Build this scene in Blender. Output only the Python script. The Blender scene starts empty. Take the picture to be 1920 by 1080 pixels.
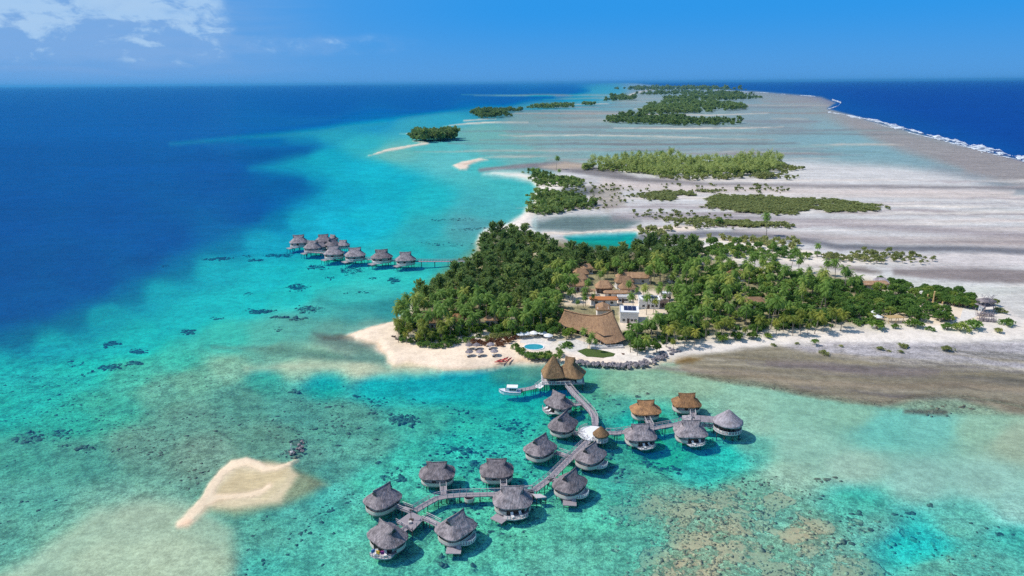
import bpy, math, random
import numpy as np
from mathutils import Vector, Matrix
R=math.radians
rng=random.Random(7)
nr=np.random.RandomState(11)
scene=bpy.context.scene
COL=scene.collection
# ---------------------------------------------------------------- camera
PW,PH,FOC,CH=1920.0,1080.0,1280.0,100.0
HOR=155.0
HAZE=.00002
PITCH=math.atan((540-HOR)/FOC)
ROLL=R(-0.40)
MR=Matrix.Rotation(math.pi/2-PITCH,3,'X')@Matrix.Rotation(ROLL,3,'Z')
MI=np.array(MR.transposed())
cam=bpy.data.cameras.new('camera'); cam.sensor_width=36; cam.lens=36*FOC/PW; cam.clip_start=1; cam.clip_end=400000
co=bpy.data.objects.new('camera',cam); COL.objects.link(co); co.location=(0,0,CH); co.rotation_euler=MR.to_euler(); scene.camera=co
def at(px,py,z=0.0):
    d=MR@Vector(((px-PW/2)/FOC,-(py-PH/2)/FOC,-1.0))
    t=(z-CH)/d.z
    return Vector((d.x*t,d.y*t,z))
def project(X,Y,Z=0.0):
    P=np.stack([X,Y,np.zeros_like(X)+Z-CH])
    c=np.einsum('ij,j...->i...',MI,P)
    w=np.maximum(-c[2],1.0)
    return c[0]/w*FOC+PW/2, -c[1]/w*FOC+PH/2
# ---------------------------------------------------------------- scene helpers
def tag(o,label=None,cat=None,group=None,kind=None):
    if label: o['label']=label
    if cat: o['category']=cat
    if group: o['group']=group
    if kind: o['kind']=kind
    return o
def empty(name,loc,rz=0.0,label=None,cat=None,group=None,s=1.0):
    o=bpy.data.objects.new(name,None); COL.objects.link(o); o.empty_display_size=.5
    o.location=loc; o.rotation_euler=(0,0,rz); o.scale=(s,s,s)
    return tag(o,label,cat,group)
class MB:
    def __init__(s): s.v=[]; s.f=[]; s.st=[]
    def add(s,vs,fs,st=None):
        b=len(s.v); s.v+= [tuple(v) for v in vs]; s.f+=[tuple(i+b for i in f) for f in fs]
        s.st+= list(st) if st is not None else [(v[0],v[1],v[2]) for v in vs]
        return s
    def box(s,c,d,rz=0.0):
        x,y,z=[k/2 for k in d]; cs,sn=math.cos(rz),math.sin(rz); vs=[]
        for dz in (-z,z):
            for dx,dy in ((-x,-y),(x,-y),(x,y),(-x,y)): vs.append((c[0]+dx*cs-dy*sn,c[1]+dx*sn+dy*cs,c[2]+dz))
        return s.add(vs,[(3,2,1,0),(4,5,6,7),(0,1,5,4),(1,2,6,5),(2,3,7,6),(3,0,4,7)])
    def tube(s,pts,rad,n=6,cap=True):
        pts=[Vector(p) for p in pts]; vs=[]; fs=[]
        if not hasattr(rad,'__len__'): rad=[rad]*len(pts)
        for i,p in enumerate(pts):
            d=(pts[min(i+1,len(pts)-1)]-pts[max(i-1,0)]).normalized()
            u=d.cross(Vector((0,0,1)) if abs(d.z)<.9 else Vector((1,0,0))).normalized(); w=d.cross(u)
            for k in range(n):
                a=2*math.pi*k/n; vs.append(p+(u*math.cos(a)+w*math.sin(a))*rad[i])
        for i in range(len(pts)-1):
            for k in range(n):
                k2=(k+1)%n; fs.append((i*n+k,i*n+k2,(i+1)*n+k2,(i+1)*n+k))
        if cap: fs.append(tuple(range(n-1,-1,-1))); fs.append(tuple(range((len(pts)-1)*n,len(pts)*n)))
        return s.add(vs,fs)
    def prism(s,poly,z0,z1):
        n=len(poly); vs=[(p[0],p[1],z0) for p in poly]+[(p[0],p[1],z1) for p in poly]
        fs=[tuple(range(n-1,-1,-1)),tuple(range(n,2*n))]+[(i,(i+1)%n,n+(i+1)%n,n+i) for i in range(n)]
        return s.add(vs,fs)
    def build(s,name,m,parent=None,smooth=False,loc=None):
        me=bpy.data.meshes.new(name); me.from_pydata(s.v,[],s.f)
        a=me.attributes.new('st','FLOAT_VECTOR','POINT'); a.data.foreach_set('vector',np.array(s.st,dtype=np.float32).ravel())
        if smooth: me.polygons.foreach_set('use_smooth',[True]*len(me.polygons))
        me.materials.append(m); me.update()
        o=bpy.data.objects.new(name,me); COL.objects.link(o)
        if parent is not None: o.parent=parent
        if loc is not None: o.location=loc
        return o
def ell(a,b,n=2.0,m=32,a0=0.0,a1=2*math.pi,closed=True):
    out=[]
    for k in range(m):
        t=a0+(a1-a0)*k/(m if closed else m-1); c,s=math.cos(t),math.sin(t)
        out.append((a*math.copysign(abs(c)**(2/n),c),b*math.copysign(abs(s)**(2/n),s)))
    return out
def copy_tree(o,parent=None):
    c=o.copy(); COL.objects.link(c)
    if parent is not None: c.parent=parent
    for ch in list(o.children): copy_tree(ch,c)
    return c
# ---------------------------------------------------------------- materials
class NT:
    def __init__(s,m):
        m.use_nodes=True; s.t=m.node_tree; s.t.nodes.clear()
    def n(s,ty,**k):
        x=s.t.nodes.new(ty)
        for a,b in k.items():
            if a.startswith('i_'):
                key=a[2:]; key=int(key) if key.isdigit() else key.replace('_',' ')
                s.put(x.inputs[key],b)
            else: setattr(x,a,b)
        return x
    def put(s,inp,val):
        if isinstance(val,bpy.types.NodeSocket): s.t.links.new(val,inp)
        elif isinstance(val,bpy.types.Node): s.t.links.new(val.outputs[0],inp)
        else:
            try: inp.default_value=val
            except Exception: inp.default_value=(*val,1.0)
    def m(s,op,a,b=0.0,c=None,clamp=False):
        x=s.n('ShaderNodeMath',operation=op,use_clamp=clamp); s.put(x.inputs[0],a); s.put(x.inputs[1],b)
        if c is not None: s.put(x.inputs[2],c)
        return x.outputs[0]
    def ss(s,x,a,b,lo=0.0,hi=1.0):
        k=s.n('ShaderNodeMapRange',interpolation_type='SMOOTHSTEP'); 
        for i,v in enumerate((x,a,b,lo,hi)): s.put(k.inputs[i],v)
        return k.outputs[0]
    def mix(s,f,a,b,mode='MIX'):
        x=s.n('ShaderNodeMix',data_type='RGBA',blend_type=mode); s.put(x.inputs[0],f); s.put(x.inputs[6],a); s.put(x.inputs[7],b); return x.outputs[2]
    def attr(s,name,out='Fac'): return s.n('ShaderNodeAttribute',attribute_name=name).outputs[out]
    def scale(s,vec,sc):
        x=s.n('ShaderNodeMapping'); s.put(x.inputs[0],vec); x.inputs['Scale'].default_value=sc; return x.outputs[0]
    def noise(s,vec,scale=1.0,detail=3.0,rough=.55,dist=0.0):
        return s.n('ShaderNodeTexNoise',i_Vector=vec,i_Scale=scale,i_Detail=detail,i_Roughness=rough,i_Distortion=dist).outputs[0]
    def out(s,sh,vol=None):
        o=s.n('ShaderNodeOutputMaterial')
        if sh is not None: s.put(o.inputs[0],sh)
        if vol is not None: s.put(o.inputs[1],vol)
def newmat(name): m=bpy.data.materials.new(name); return m,NT(m)
def simple(name,col,rough=.7,var=.25,scale=3.0,spec=.3,stretch=(1,1,1),metal=0.0,bump=.15):
    m,t=newmat(name); tc=t.n('ShaderNodeTexCoord').outputs['Object']; v=t.scale(tc,stretch)
    n=t.noise(v,scale,4,.6); oi=t.n('ShaderNodeObjectInfo').outputs['Random']
    f=t.ss(n,.3,.7,1-var,1+var); f=t.m('MULTIPLY',f,t.m('MULTIPLY_ADD',oi,.16,.92))
    c=t.n('ShaderNodeVectorMath',operation='SCALE',i_0=col,i_Scale=f).outputs[0]
    b=t.n('ShaderNodeBump',i_Strength=bump,i_Distance=.1,i_Height=n)
    p=t.n('ShaderNodeBsdfPrincipled',i_Base_Color=c,i_Roughness=rough,i_Metallic=metal,i_Normal=b)
    p.inputs['Specular IOR Level'].default_value=spec
    t.out(p); return m
def thatch(name,lo,hi,stain):
    m,t=newmat(name); st=t.attr('st','Vector'); tc=t.n('ShaderNodeTexCoord').outputs['Object']
    oi=t.n('ShaderNodeObjectInfo').outputs['Random']
    off=t.n('ShaderNodeVectorMath',operation='ADD',i_0=st).outputs[0]; t.put(off.node.inputs[1],t.n('ShaderNodeCombineXYZ',i_0=t.m('MULTIPLY',oi,37.0)).outputs[0])
    n1=t.noise(t.scale(off,(5.5,.9,1)),1.0,3,.7); n2=t.noise(t.scale(off,(1.1,.5,1)),1.0,3,.6); n3=t.noise(tc,.8,3,.6)
    f=t.ss(t.m('ADD',t.m('MULTIPLY',n1,.7),t.m('MULTIPLY',n2,.3)),.34,.66)
    c=t.mix(f,lo,hi); c=t.mix(t.ss(n3,.46,.66,0,.8),c,stain)
    c=t.n('ShaderNodeVectorMath',operation='SCALE',i_0=c,i_Scale=t.m('MULTIPLY_ADD',oi,.42,.80)).outputs[0]
    b=t.n('ShaderNodeBump',i_Strength=.9,i_Distance=.25,i_Height=t.m('ADD',n1,n2))
    p=t.n('ShaderNodeBsdfPrincipled',i_Base_Color=c,i_Roughness=.9,i_Normal=b); p.inputs['Specular IOR Level'].default_value=.1
    t.out(p); return m
def foliage(name,dark,light,yel,trans=.3):
    m,t=newmat(name); tone=t.attr('tone'); oi=t.n('ShaderNodeObjectInfo').outputs['Random']
    c=t.mix(t.m('MULTIPLY_ADD',oi,.45,t.m('MULTIPLY',tone,.55)),dark,light)
    c=t.mix(t.ss(t.m('ADD',oi,t.m('MULTIPLY',tone,.25)),.86,1.15,0,.8),c,yel)
    d=t.n('ShaderNodeBsdfPrincipled',i_Base_Color=c,i_Roughness=.55); d.inputs['Specular IOR Level'].default_value=.25
    tr=t.n('ShaderNodeBsdfTranslucent',i_Color=c)
    t.out(t.n('ShaderNodeMixShader',i_0=trans,i_1=d.outputs[0],i_2=tr.outputs[0])); return m
M={}
M['thatch_grey']=thatch('thatch_grey',(.185,.155,.162),(.44,.38,.39),(.15,.13,.138))
M['thatch_pale']=thatch('thatch_pale',(.24,.21,.23),(.46,.41,.44),(.22,.19,.2))
M['thatch_brown']=thatch('thatch_brown',(.24,.125,.06),(.48,.26,.125),(.23,.13,.075))
M['thatch_tan']=thatch('thatch_tan',(.21,.12,.06),(.38,.235,.125),(.19,.12,.07))
M['thatch_mauve']=thatch('thatch_mauve',(.30,.17,.095),(.47,.295,.175),(.27,.16,.10))
M['wood_grey']=simple('weathered_wood',(.33,.29,.31),.85,.35,4,.15,(1,6,1))
M['wood_pale']=simple('pale_wood',(.52,.48,.49),.85,.3,4,.15,(1,6,1))
M['wood_dark']=simple('dark_wood',(.11,.085,.075),.85,.35,4,.15)
M['wall']=simple('woven_wall',(.60,.545,.50),.85,.22,8,.15)
M['white']=simple('white_paint',(.80,.79,.78),.5,.05,2,bump=.02)
M['dark']=simple('dark_opening',(.03,.028,.03),.35,.2,2,.4)  # near black; stands for shade in openings, plain dark finish elsewhere
M['glass']=simple('window_glass',(.03,.045,.06),.08,.1,2,.6)
M['solar']=simple('solar_cell',(.022,.03,.075),.18,.2,6,.5)
M['orange']=simple('orange_roof',(.50,.19,.07),.75,.2,5,.2)
M['red']=simple('red_plastic',(.66,.10,.08),.35,.1,2,.5)
M['yellow']=simple('yellow_cloth',(.75,.42,.06),.8,.1,2)
M['magenta']=simple('magenta_cloth',(.35,.05,.22),.8,.1,2)
M['blue']=simple('blue_cloth',(.08,.2,.5),.8,.1,2)
M['rock']=simple('grey_rock',(.24,.215,.225),.9,.4,1.5,.15,bump=.6)
M['pink']=simple('pink_render',(.62,.42,.38),.8,.12,2)
M['concrete']=simple('pale_paving',(.58,.55,.52),.85,.15,1.2)
M['patio']=simple('sandy_path',(.66,.61,.555),.9,.15,.8)
M['ochre']=simple('ochre_wood',(.55,.38,.18),.8,.25,4,.2)
M['lawn']=simple('lawn_grass',(.075,.115,.03),.9,.35,2.0,.1)
M['trunk']=simple('tree_bark',(.26,.22,.18),.9,.3,5,.1)
M['gelcoat']=simple('white_gelcoat',(.82,.83,.85),.25,.04,2,.5)
M['navy']=simple('navy_paint',(.03,.07,.16),.3,.05,2,.5)
M['redleaf']=foliage('russet_leaves',(0.156,0.072,0.036),(0.312,0.144,0.072),(0.240,0.156,0.060),.42)
M['palm']=foliage('palm_leaves',(0.112,0.214,0.038),(0.291,0.456,0.089),(0.500,0.500,0.110),.48)
M['palm_y']=foliage('yellowing_palm_leaves',(0.172,0.226,0.040),(0.317,0.363,0.059),(0.475,0.450,0.079),.48)
M['iron']=foliage('ironwood_needles',(0.138,0.230,0.066),(0.310,0.425,0.132),(0.391,0.483,0.143),.5)
M['broad']=foliage('broad_leaves',(0.102,0.218,0.046),(0.264,0.414,0.088),(0.432,0.500,0.110),.5)
M['bright']=foliage('bright_leaves',(0.113,0.215,0.031),(0.223,0.359,0.055),(0.343,0.449,0.078),.48)
M['scrub']=foliage('scrub_leaves',(0.200,0.246,0.088),(0.414,0.438,0.151),(0.500,0.500,0.200),.48)
M['motu']=foliage('islet_leaves',(0.123,0.213,0.063),(0.329,0.427,0.125),(0.437,0.500,0.150),.48)
# ---------------------------------------------------------------- numpy noise
def _h(i,j,s):
    n=(i.astype(np.int64)*374761393+j.astype(np.int64)*668265263+s*974711)&0x7fffffff
    n=((n^(n>>13))*1274126177)&0x7fffffff
    return ((n^(n>>16))&0xffff)/65535.0
def vnoise(x,y,s=0):
    i=np.floor(x); j=np.floor(y); u=x-i; v=y-j; u=u*u*(3-2*u); v=v*v*(3-2*v)
    return (_h(i,j,s)*(1-u)+_h(i+1,j,s)*u)*(1-v)+(_h(i,j+1,s)*(1-u)+_h(i+1,j+1,s)*u)*v
def fbm(x,y,s=0,o=4):
    a=.5; r=0
    for k in range(o): r=r+a*(vnoise(x,y,s+k)-.5)*2; x=x*2.03; y=y*2.03; a*=.5
    return r
# ---------------------------------------------------------------- the ground and water grid: fans out from below the viewpoint
az=np.unique(np.concatenate([np.linspace(-88,-44,40),np.arange(-44,44.01,.13),np.linspace(44,88,40)]))
de=np.concatenate([np.array([.045,.07,.1,.15,.2]),np.arange(.25,2.6,.045),np.arange(2.6,13,.075),np.arange(13,43,.12),np.array([44,46,49,53,58,64,71,79,86])])
AZ,DE=np.meshgrid(np.radians(az),np.radians(de))
RR=CH/np.tan(DE); GX=RR*np.sin(AZ); GY=RR*np.cos(AZ)
PX,PY=project(GX,GY); SH=GX.shape
PX=np.clip(PX,-900,2820); PY=np.clip(PY,100,1500)
# natural wobble of every outline
wob=np.clip((PY-150)/500,.06,1.0)
NX=fbm(GX/22,GY/22,3); NY=fbm(GX/22+50,GY/22+9,5)
N2=fbm(GX/5,GY/5,8,3); N3=fbm(GX/5+31,GY/5,9,3)
WX=PX+wob*(9*NX+4*N2); WY=PY+wob*(5*NY+2.2*N3)
def s2l(c): 
    c=np.asarray(c,float)/255.0; return np.where(c<.04045,c/12.92,((c+.055)/1.055)**2.4)
def sdf(poly,X,Y):
    """signed distance, positive inside"""
    P=np.array(poly,float); d=np.full(X.shape,1e18); ins=np.zeros(X.shape,bool)
    for k in range(len(P)):
        a=P[k]; b=P[(k+1)%len(P)]; ex,ey=b-a; wx=X-a[0]; wy=Y-a[1]
        t=np.clip((wx*ex+wy*ey)/max(ex*ex+ey*ey,1e-9),0,1); d=np.minimum(d,(wx-ex*t)**2+(wy-ey*t)**2)
        if ey!=0:
            c=(a[1]>Y)!=(b[1]>Y); ins^= c&(X<ex*(Y-a[1])/ey+a[0])
    d=np.sqrt(d); return np.where(ins,d,-d)
def sdl(pts,w,X,Y):
    P=np.array(pts,float); d=np.full(X.shape,1e18)
    ws=w if hasattr(w,'__len__') else [w]*len(P)
    for k in range(len(P)-1):
        a=P[k]; b=P[k+1]; ex,ey=b-a; wx=X-a[0]; wy=Y-a[1]
        t=np.clip((wx*ex+wy*ey)/max(ex*ex+ey*ey,1e-9),0,1)
        d=np.minimum(d,np.sqrt((wx-ex*t)**2+(wy-ey*t)**2)-(ws[k]+(ws[k+1]-ws[k])*t))
    return -d
# colour seen at points of the lagoon (turned below into depth of water and colour of the bottom)
CP='''0,168,22,98,172;300,170,18,96,172;600,170,12,98,178;900,166,14,104,184;1050,166,24,112,188
0,220,5,88,168;300,220,5,92,172;600,200,5,94,174;800,192,6,100,178;950,185,12,112,186;1050,176,20,130,190
0,300,5,82,162;200,300,5,88,168;330,270,8,98,174;430,262,12,108,178;520,252,16,122,184;600,238,20,132,184;700,226,28,150,192
0,400,4,72,152;200,400,4,78,156;400,330,5,88,164;500,292,5,92,160;560,282,6,100,166;555,330,6,104,168;470,390,5,94,162;300,440,4,82,154;380,300,5,90,168
0,500,4,72,145;150,500,4,76,148;280,470,4,84,152;0,570,4,80,145;90,560,4,84,146;180,520,4,82,148
520,410,6,128,174;420,450,6,126,168;330,490,6,122,165;240,535,6,118,160;130,585,6,114,156;30,622,6,116,154;590,330,10,150,182
600,290,22,172,192;680,270,50,180,190;560,262,20,140,180;620,250,40,165,185;500,262,12,118,180
640,320,18,178,196;560,410,8,170,192;500,450,8,165,186;620,420,14,184,204;700,400,16,186,202;800,370,36,186,192;900,390,70,178,182;960,350,70,188,188;700,320,28,186,200;650,360,10,168,192;740,350,20,178,194
400,500,8,172,184;300,545,8,164,176;200,590,8,158,170;100,640,8,162,170;20,680,8,165,168;500,510,14,186,192;0,760,12,168,160;60,740,14,174,166
250,630,14,184,180;150,690,16,184,174;350,580,14,184,186;450,560,24,190,190;550,550,36,196,192;620,510,34,190,188;700,510,48,202,196;760,510,50,196,190;780,480,40,180,180
860,440,80,170,170;800,430,50,175,180;880,420,85,165,170;830,460,60,172,172
700,545,62,196,188;650,555,60,190,182;720,570,52,150,152;660,580,66,160,156;600,575,70,180,172;560,610,92,178,164;500,630,84,182,166;430,630,60,192,176;330,680,60,186,166;250,700,56,180,158
620,615,96,160,148;690,615,110,170,160;520,655,112,172,152;430,690,128,182,156;350,710,104,172,146;600,668,152,192,164;560,690,150,195,168;680,690,196,204,176;640,650,150,180,160;690,665,120,165,150
490,712,46,160,146;600,718,8,162,160;700,722,4,168,170;800,716,4,170,176;880,706,14,168,172;950,696,64,150,138;920,735,6,170,168;1000,690,96,160,142;1010,705,60,150,138
300,730,88,162,142;200,760,46,168,148;120,780,26,168,152;350,770,92,150,134;260,830,96,150,134;140,850,66,152,138;40,850,56,152,138;450,745,76,146,132;560,765,70,148,138;650,780,78,152,138;700,830,72,158,144;500,820,90,146,130;390,850,110,148,132;580,860,84,150,138;620,880,70,158,148
60,930,76,162,148;0,1000,84,162,148;50,1070,96,168,150;120,1010,104,172,152;200,1050,150,188,160;320,1050,162,190,162;260,970,138,184,164;180,960,112,176,158;410,1060,150,186,160
620,920,60,176,166;540,960,70,168,156;470,990,80,168,152;480,1060,60,172,160;600,1050,70,178,162;700,900,36,186,166;660,960,56,182,166;800,1060,60,184,164;900,1020,60,186,164;760,850,24,184,168;850,830,8,188,174;900,830,8,190,178;960,870,18,186,170;800,790,50,168,152;880,790,26,174,160;900,965,48,190,164;1000,1000,66,190,164;1050,1050,76,184,164
960,770,12,170,160;1000,740,10,170,164;1100,730,84,170,144;1080,790,34,168,148;1060,740,12,150,132;1150,720,132,184,154;1200,725,146,190,162;1180,780,16,186,170;1250,850,8,162,146;1360,845,20,188,180;1310,875,24,190,182;1400,830,104,188,170;1160,760,80,172,150;1130,850,20,150,136
1300,708,150,188,160;1400,755,150,198,174;1500,770,142,194,172;1600,775,140,192,168;1500,830,150,200,180;1650,800,112,192,178;1750,800,120,194,180;1840,805,148,192,168;1910,830,164,188,164;1600,880,160,198,180;1720,900,150,200,186;1850,900,152,200,186;1920,950,150,202,190;1480,890,150,190,170;1420,800,152,198,176
1250,930,100,172,150;1300,960,126,176,152;1400,930,104,168,146;1350,1000,130,168,142;1450,970,100,182,164;1500,1000,140,174,148;1300,1050,132,162,134;1450,1050,104,170,148;1560,1050,110,178,160;1600,940,66,182,166;1650,990,100,190,176;1690,1005,20,196,192;1720,1020,20,194,194;1800,970,100,188,174;1860,1050,88,184,170;1760,1065,96,188,172;1200,900,60,168,148;1160,900,36,174,158;1130,960,56,190,164;1200,1020,76,190,166;1900,1010,60,180,172
800,270,92,190,190;740,285,112,190,182;850,300,100,196,196;900,250,118,186,184;950,280,118,186,188;1000,260,132,180,182;1050,300,142,176,178;900,312,80,192,190;1000,300,120,182,184;1100,270,140,180,182;1200,260,146,174,178;1300,270,144,172,180;1400,260,150,170,176;1500,270,144,170,182;1600,270,140,180,192;1700,292,142,174,186;1800,315,152,162,170
780,235,56,166,186;830,222,50,166,190;900,202,36,150,188;1000,194,60,160,188;1080,182,36,158,192;1135,172,60,164,198;1000,222,132,166,170;1100,225,150,164,166;1200,182,152,166,172;1300,200,156,164,172;1450,210,152,156,166;1500,230,156,160,170;1550,235,150,172,184;1500,190,152,150,164;1440,185,140,150,166;1220,168,140,165,190'''
cps=np.array([[float(x) for x in q.split(',')] for ln in CP.split('\n') for q in ln.split(';')])
_w=(cps[:,3]>128)&((cps[:,1]>300)|(cps[:,0]<900)); cps[_w,3]*=1.02; cps[_w,4]*=1.045
C=np.zeros(SH+(3,)); Wt=np.zeros(SH)
for x,y,r,g,b in cps:
    dx=WX-x; dy=(WY-y)*np.clip(2.0+ (330-WY)/90,1.7,5.0)
    w=1.0/((dx*dx+dy*dy)+300.0)**2.2*1e8
    C+=w[...,None]*np.array([r,g,b]); Wt+=w
C/=Wt[...,None]
Hh=np.full(SH,-1.0); COR=np.zeros(SH); RUB=np.full(SH,.35); STK=np.zeros(SH)
def blend(w,col=None,h=None,cor=None,rub=None,stk=None):
    global C,Hh,COR,RUB,STK
    if col is not None: C=C*(1-w[...,None])+w[...,None]*np.array(col,float)
    if h is not None: Hh=np.where(w>.5,np.maximum(Hh,h*(w*2-1)),Hh) if h>0 else Hh*(1-w)+h*w
    if cor is not None: COR=COR*(1-w)+cor*w
    if rub is not None: RUB=RUB*(1-w)+rub*w
    if stk is not None: STK=STK*(1-w)+stk*w
def pp(poly,soft,op=1.0,raw=False,**k):
    d=sdf(poly,PX if raw else WX,PY if raw else WY); w=np.clip(d/soft*.5+.5,0,1); w=w*w*(3-2*w)*op; blend(w,**k)
def pl(pts,w_,soft,op=1.0,**k):
    mx=(max(w_) if hasattr(w_,'__len__') else w_)+soft+14; xs=[p[0] for p in pts]; ys=[p[1] for p in pts]
    k_=(WX>min(xs)-mx)&(WX<max(xs)+mx)&(WY>min(ys)-mx)&(WY<max(ys)+mx); d=np.full(SH,-1e3); d[k_]=sdl(pts,w_,WX[k_],WY[k_]); w=np.clip(d/soft*.5+.5,0,1); w=w*w*(3-2*w)*op; blend(w,**k)
pp([(-900,200),(0,215),(200,245),(330,266),(430,268),(540,264),(592,272),(560,288),(470,306),(455,320),(500,326),(570,336),(596,352),(560,374),(500,404),(420,440),(330,486),(200,548),(90,590),(0,622),(-900,800)],22,op=.62,col=(5,88,162))
pp([(-900,166),(1075,164),(1105,170),(1050,185),(960,196),(860,206),(740,220),(620,236),(480,256),(300,262),(-900,262)],7,op=.75,col=(7,94,172))
pl([(320,268),(430,258),(560,250),(640,240),(720,230)],[1,2.5,5,6,4],8,op=.6,col=(38,158,184))
pp([(470,312),(560,290),(640,300),(640,326),(560,326)],14,op=.7,col=(22,172,192))
# bottom rubble, with caustic light speckle painted in, by area
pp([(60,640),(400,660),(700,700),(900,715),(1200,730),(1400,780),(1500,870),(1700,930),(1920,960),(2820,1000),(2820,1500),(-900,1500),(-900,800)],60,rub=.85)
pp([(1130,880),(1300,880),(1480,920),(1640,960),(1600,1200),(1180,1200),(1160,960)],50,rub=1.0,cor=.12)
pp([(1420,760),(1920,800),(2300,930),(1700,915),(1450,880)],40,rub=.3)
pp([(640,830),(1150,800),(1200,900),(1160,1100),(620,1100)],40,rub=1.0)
# flats east of the island
G0=(215,220,228)
pp([(1006,432),(1000,405),(1012,368),(1014,338),(1060,310),(1300,296),(1500,299),(1700,313),(1800,332),(2820,640),(2820,700),(1920,692),(1500,692),(1290,692),(1262,672),(1300,640),(1240,500),(1010,450)],12,col=G0,h=-.04,stk=.55,rub=.3)
pp([(1400,170),(1540,190),(1560,207),(1700,247),(1920,302),(2820,560),(2820,650),(1920,350),(1800,320),(1690,290),(1600,246),(1530,218),(1430,195)],10,op=.85,col=(162,158,162),stk=.6,rub=.5)
pp([(1560,244),(1700,285),(1800,318),(1750,312),(1600,290),(1480,262)],14,op=.8,col=(138,180,196))
pp([(1000,240),(1150,180),(1300,166),(1420,172),(1540,196),(1600,250),(1680,295),(1500,292),(1200,288),(1040,296)],26,op=.5,col=(136,184,196))
# sand streaks, runnels and thin pools lying across the flats
_r=random.Random(31)
for k in range(300):
    if k<190:
        y=_r.uniform(335,600); x=_r.uniform(1150,2100)
        if x<1700 and 428<y<660: continue
        if x<1900 and y>500: continue
        L=_r.uniform(40,260)*(.6+y/700); th=_r.uniform(.7,2.6)*(.4+y/700); c=_r.choice(((236,232,234),(232,228,230),(240,238,238),(186,180,188),(172,168,176),(198,190,196),(206,212,216)))
    else:
        y=_r.uniform(176,300); x=_r.uniform(960,1700); L=_r.uniform(30,190); th=_r.uniform(.5,1.8)*(.3+(y-165)/130)
        if x>1480+(y-190)*1.7: continue
        c=_r.choice(((172,176,180),(124,134,142),(158,150,150),(128,166,176),(146,182,188),(196,190,186),(140,136,144),(216,206,198)))
    pl([(x-L,y+_r.uniform(-2,2)),(x-L*.3,y+_r.uniform(-1.5,1.5)),(x+L*.4,y+_r.uniform(-1.5,1.5)),(x+L,y+_r.uniform(-2,2))],[.1,th,th,.1],2.2,op=_r.uniform(.5,1),col=c)
# ocean beyond the reef
for col,poly in (((16,84,168),[(1150,150),(1240,161.5),(1420,171),(1540,181),(1568,192),(1552,203),(1600,216),(1700,243),(1830,277),(1920,300),(2820,560),(2820,100),(1150,100)]),((16,72,164),[(1500,156),(1640,200),(1920,280),(2820,520),(2820,140)]) ):
    pp(poly,3 if col[1]==84 else 26,col=col,stk=0,rub=0)
pl([(900,318),(1000,310),(1060,312),(1140,325),(1200,338),(1330,346),(1500,349),(1920,353),(2820,390)],[3,5,10,8,5,3.5,3,2.5,3],4,col=(138,138,146))
pp([(1012,312),(1060,304),(1095,308),(1090,316),(1040,318)],5,col=(196,184,172))
pp([(1130,335),(1230,345),(1500,352),(1900,358),(1900,368),(1500,366),(1250,362),(1120,352)],8,col=(222,216,218))
pp([(1036,368),(1060,352),(1110,352),(1130,362),(1090,368)],6,col=(112,124,136))
pp([(1100,352),(1160,350),(1170,385),(1140,395),(1105,372)],10,op=.5,col=(150,140,128),cor=.4)
pp([(1004,430),(1010,414),(1060,404),(1150,404),(1200,414),(1170,430),(1080,434)],7,col=(112,138,142),h=-.35)
pl([(1150,408),(1300,405),(1450,412),(1700,428),(1920,442),(2820,480)],[6,5,5,6,8,10],10,op=.8,col=(158,152,162))
pl([(1020,438),(1120,434),(1200,430),(1300,428)],[2.5,2,3,6],3,col=(226,218,212),h=.12)
pp([(1058,442),(1120,438),(1192,436),(1205,452),(1190,470),(1080,468)],5,col=(8,160,156),h=-1.5)
pl([(1190,446),(1300,440),(1380,438),(1450,444),(1520,452),(1580,463),(1730,466),(1920,470),(2820,500)],[5,6,5,5,5,5,5,6,8],5,col=(126,130,142))
pl([(1380,432),(1560,446),(1750,452),(1920,456)],[3,6,6,8],8,op=.6,col=(170,158,160))
pl([(1240,450),(1340,448),(1420,455),(1500,470),(1590,487)],[2,3,3,3,5],3,col=(228,222,216),h=.1)
pl([(1640,480),(1740,488),(1920,490),(2820,520)],[8,9,11,15],8,col=(216,215,222))
pl([(1395,489),(1500,490),(1590,502),(1650,512)],[4,7,5,3],5,col=(140,134,134))
pl([(1680,510),(1800,514),(1920,520),(2820,560)],[7,11,13,18],5,col=(150,144,148))
pl([(1650,522),(1760,542),(1920,560),(2820,620)],[8,10,24,30],9,col=(214,222,224))
pp([(1840,560),(1920,545),(2820,560),(2820,700),(1920,650),(1880,640),(1860,600)],14,col=(214,218,222))
# muddy flat in front
pp([(1440,648),(1560,640),(1700,646),(1920,640),(2820,660),(2820,740),(1920,705),(1700,690),(1560,675)],8,col=(180,180,192),stk=.8,rub=.72)
pp([(1262,674),(1300,664),(1400,651),(1460,648),(1540,664),(1640,676),(1760,690),(1920,700),(2820,740),(2820,800),(1920,778),(1850,774),(1750,764),(1680,760),(1600,754),(1540,745),(1480,732),(1400,716),(1330,706),(1285,694)],7,col=(146,143,129),stk=.9,rub=.35)
for k in range(90):
    x=_r.uniform(1290,2100); y0=664+max(0,(1450-x))*.02+_r.uniform(0,1)*(min(90,24+(x-1270)*.2)); L=_r.uniform(30,170); th=_r.uniform(.6,2.6)
    pl([(x-L,y0-L*.07),(x-L*.3,y0+_r.uniform(-2,1)),(x+L*.4,y0+_r.uniform(-1,2)+L*.03),(x+L,y0+L*.08)],[.1,th,th,.1],3.5,op=_r.uniform(.35,.8),col=_r.choice(((160,156,142),(172,170,158),(122,117,103),(112,110,118),(134,126,98),(152,144,118),(182,180,172),(104,104,98))))
pl([(1440,680),(1560,690),(1680,698),(1760,698)],[4,6,6,3],8,op=.7,col=(118,110,120))
pl([(1280,690),(1400,702),(1500,718),(1620,724),(1800,722),(1920,730)],[3,5,5,6,5,5],8,op=.7,col=(164,152,134))
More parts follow.
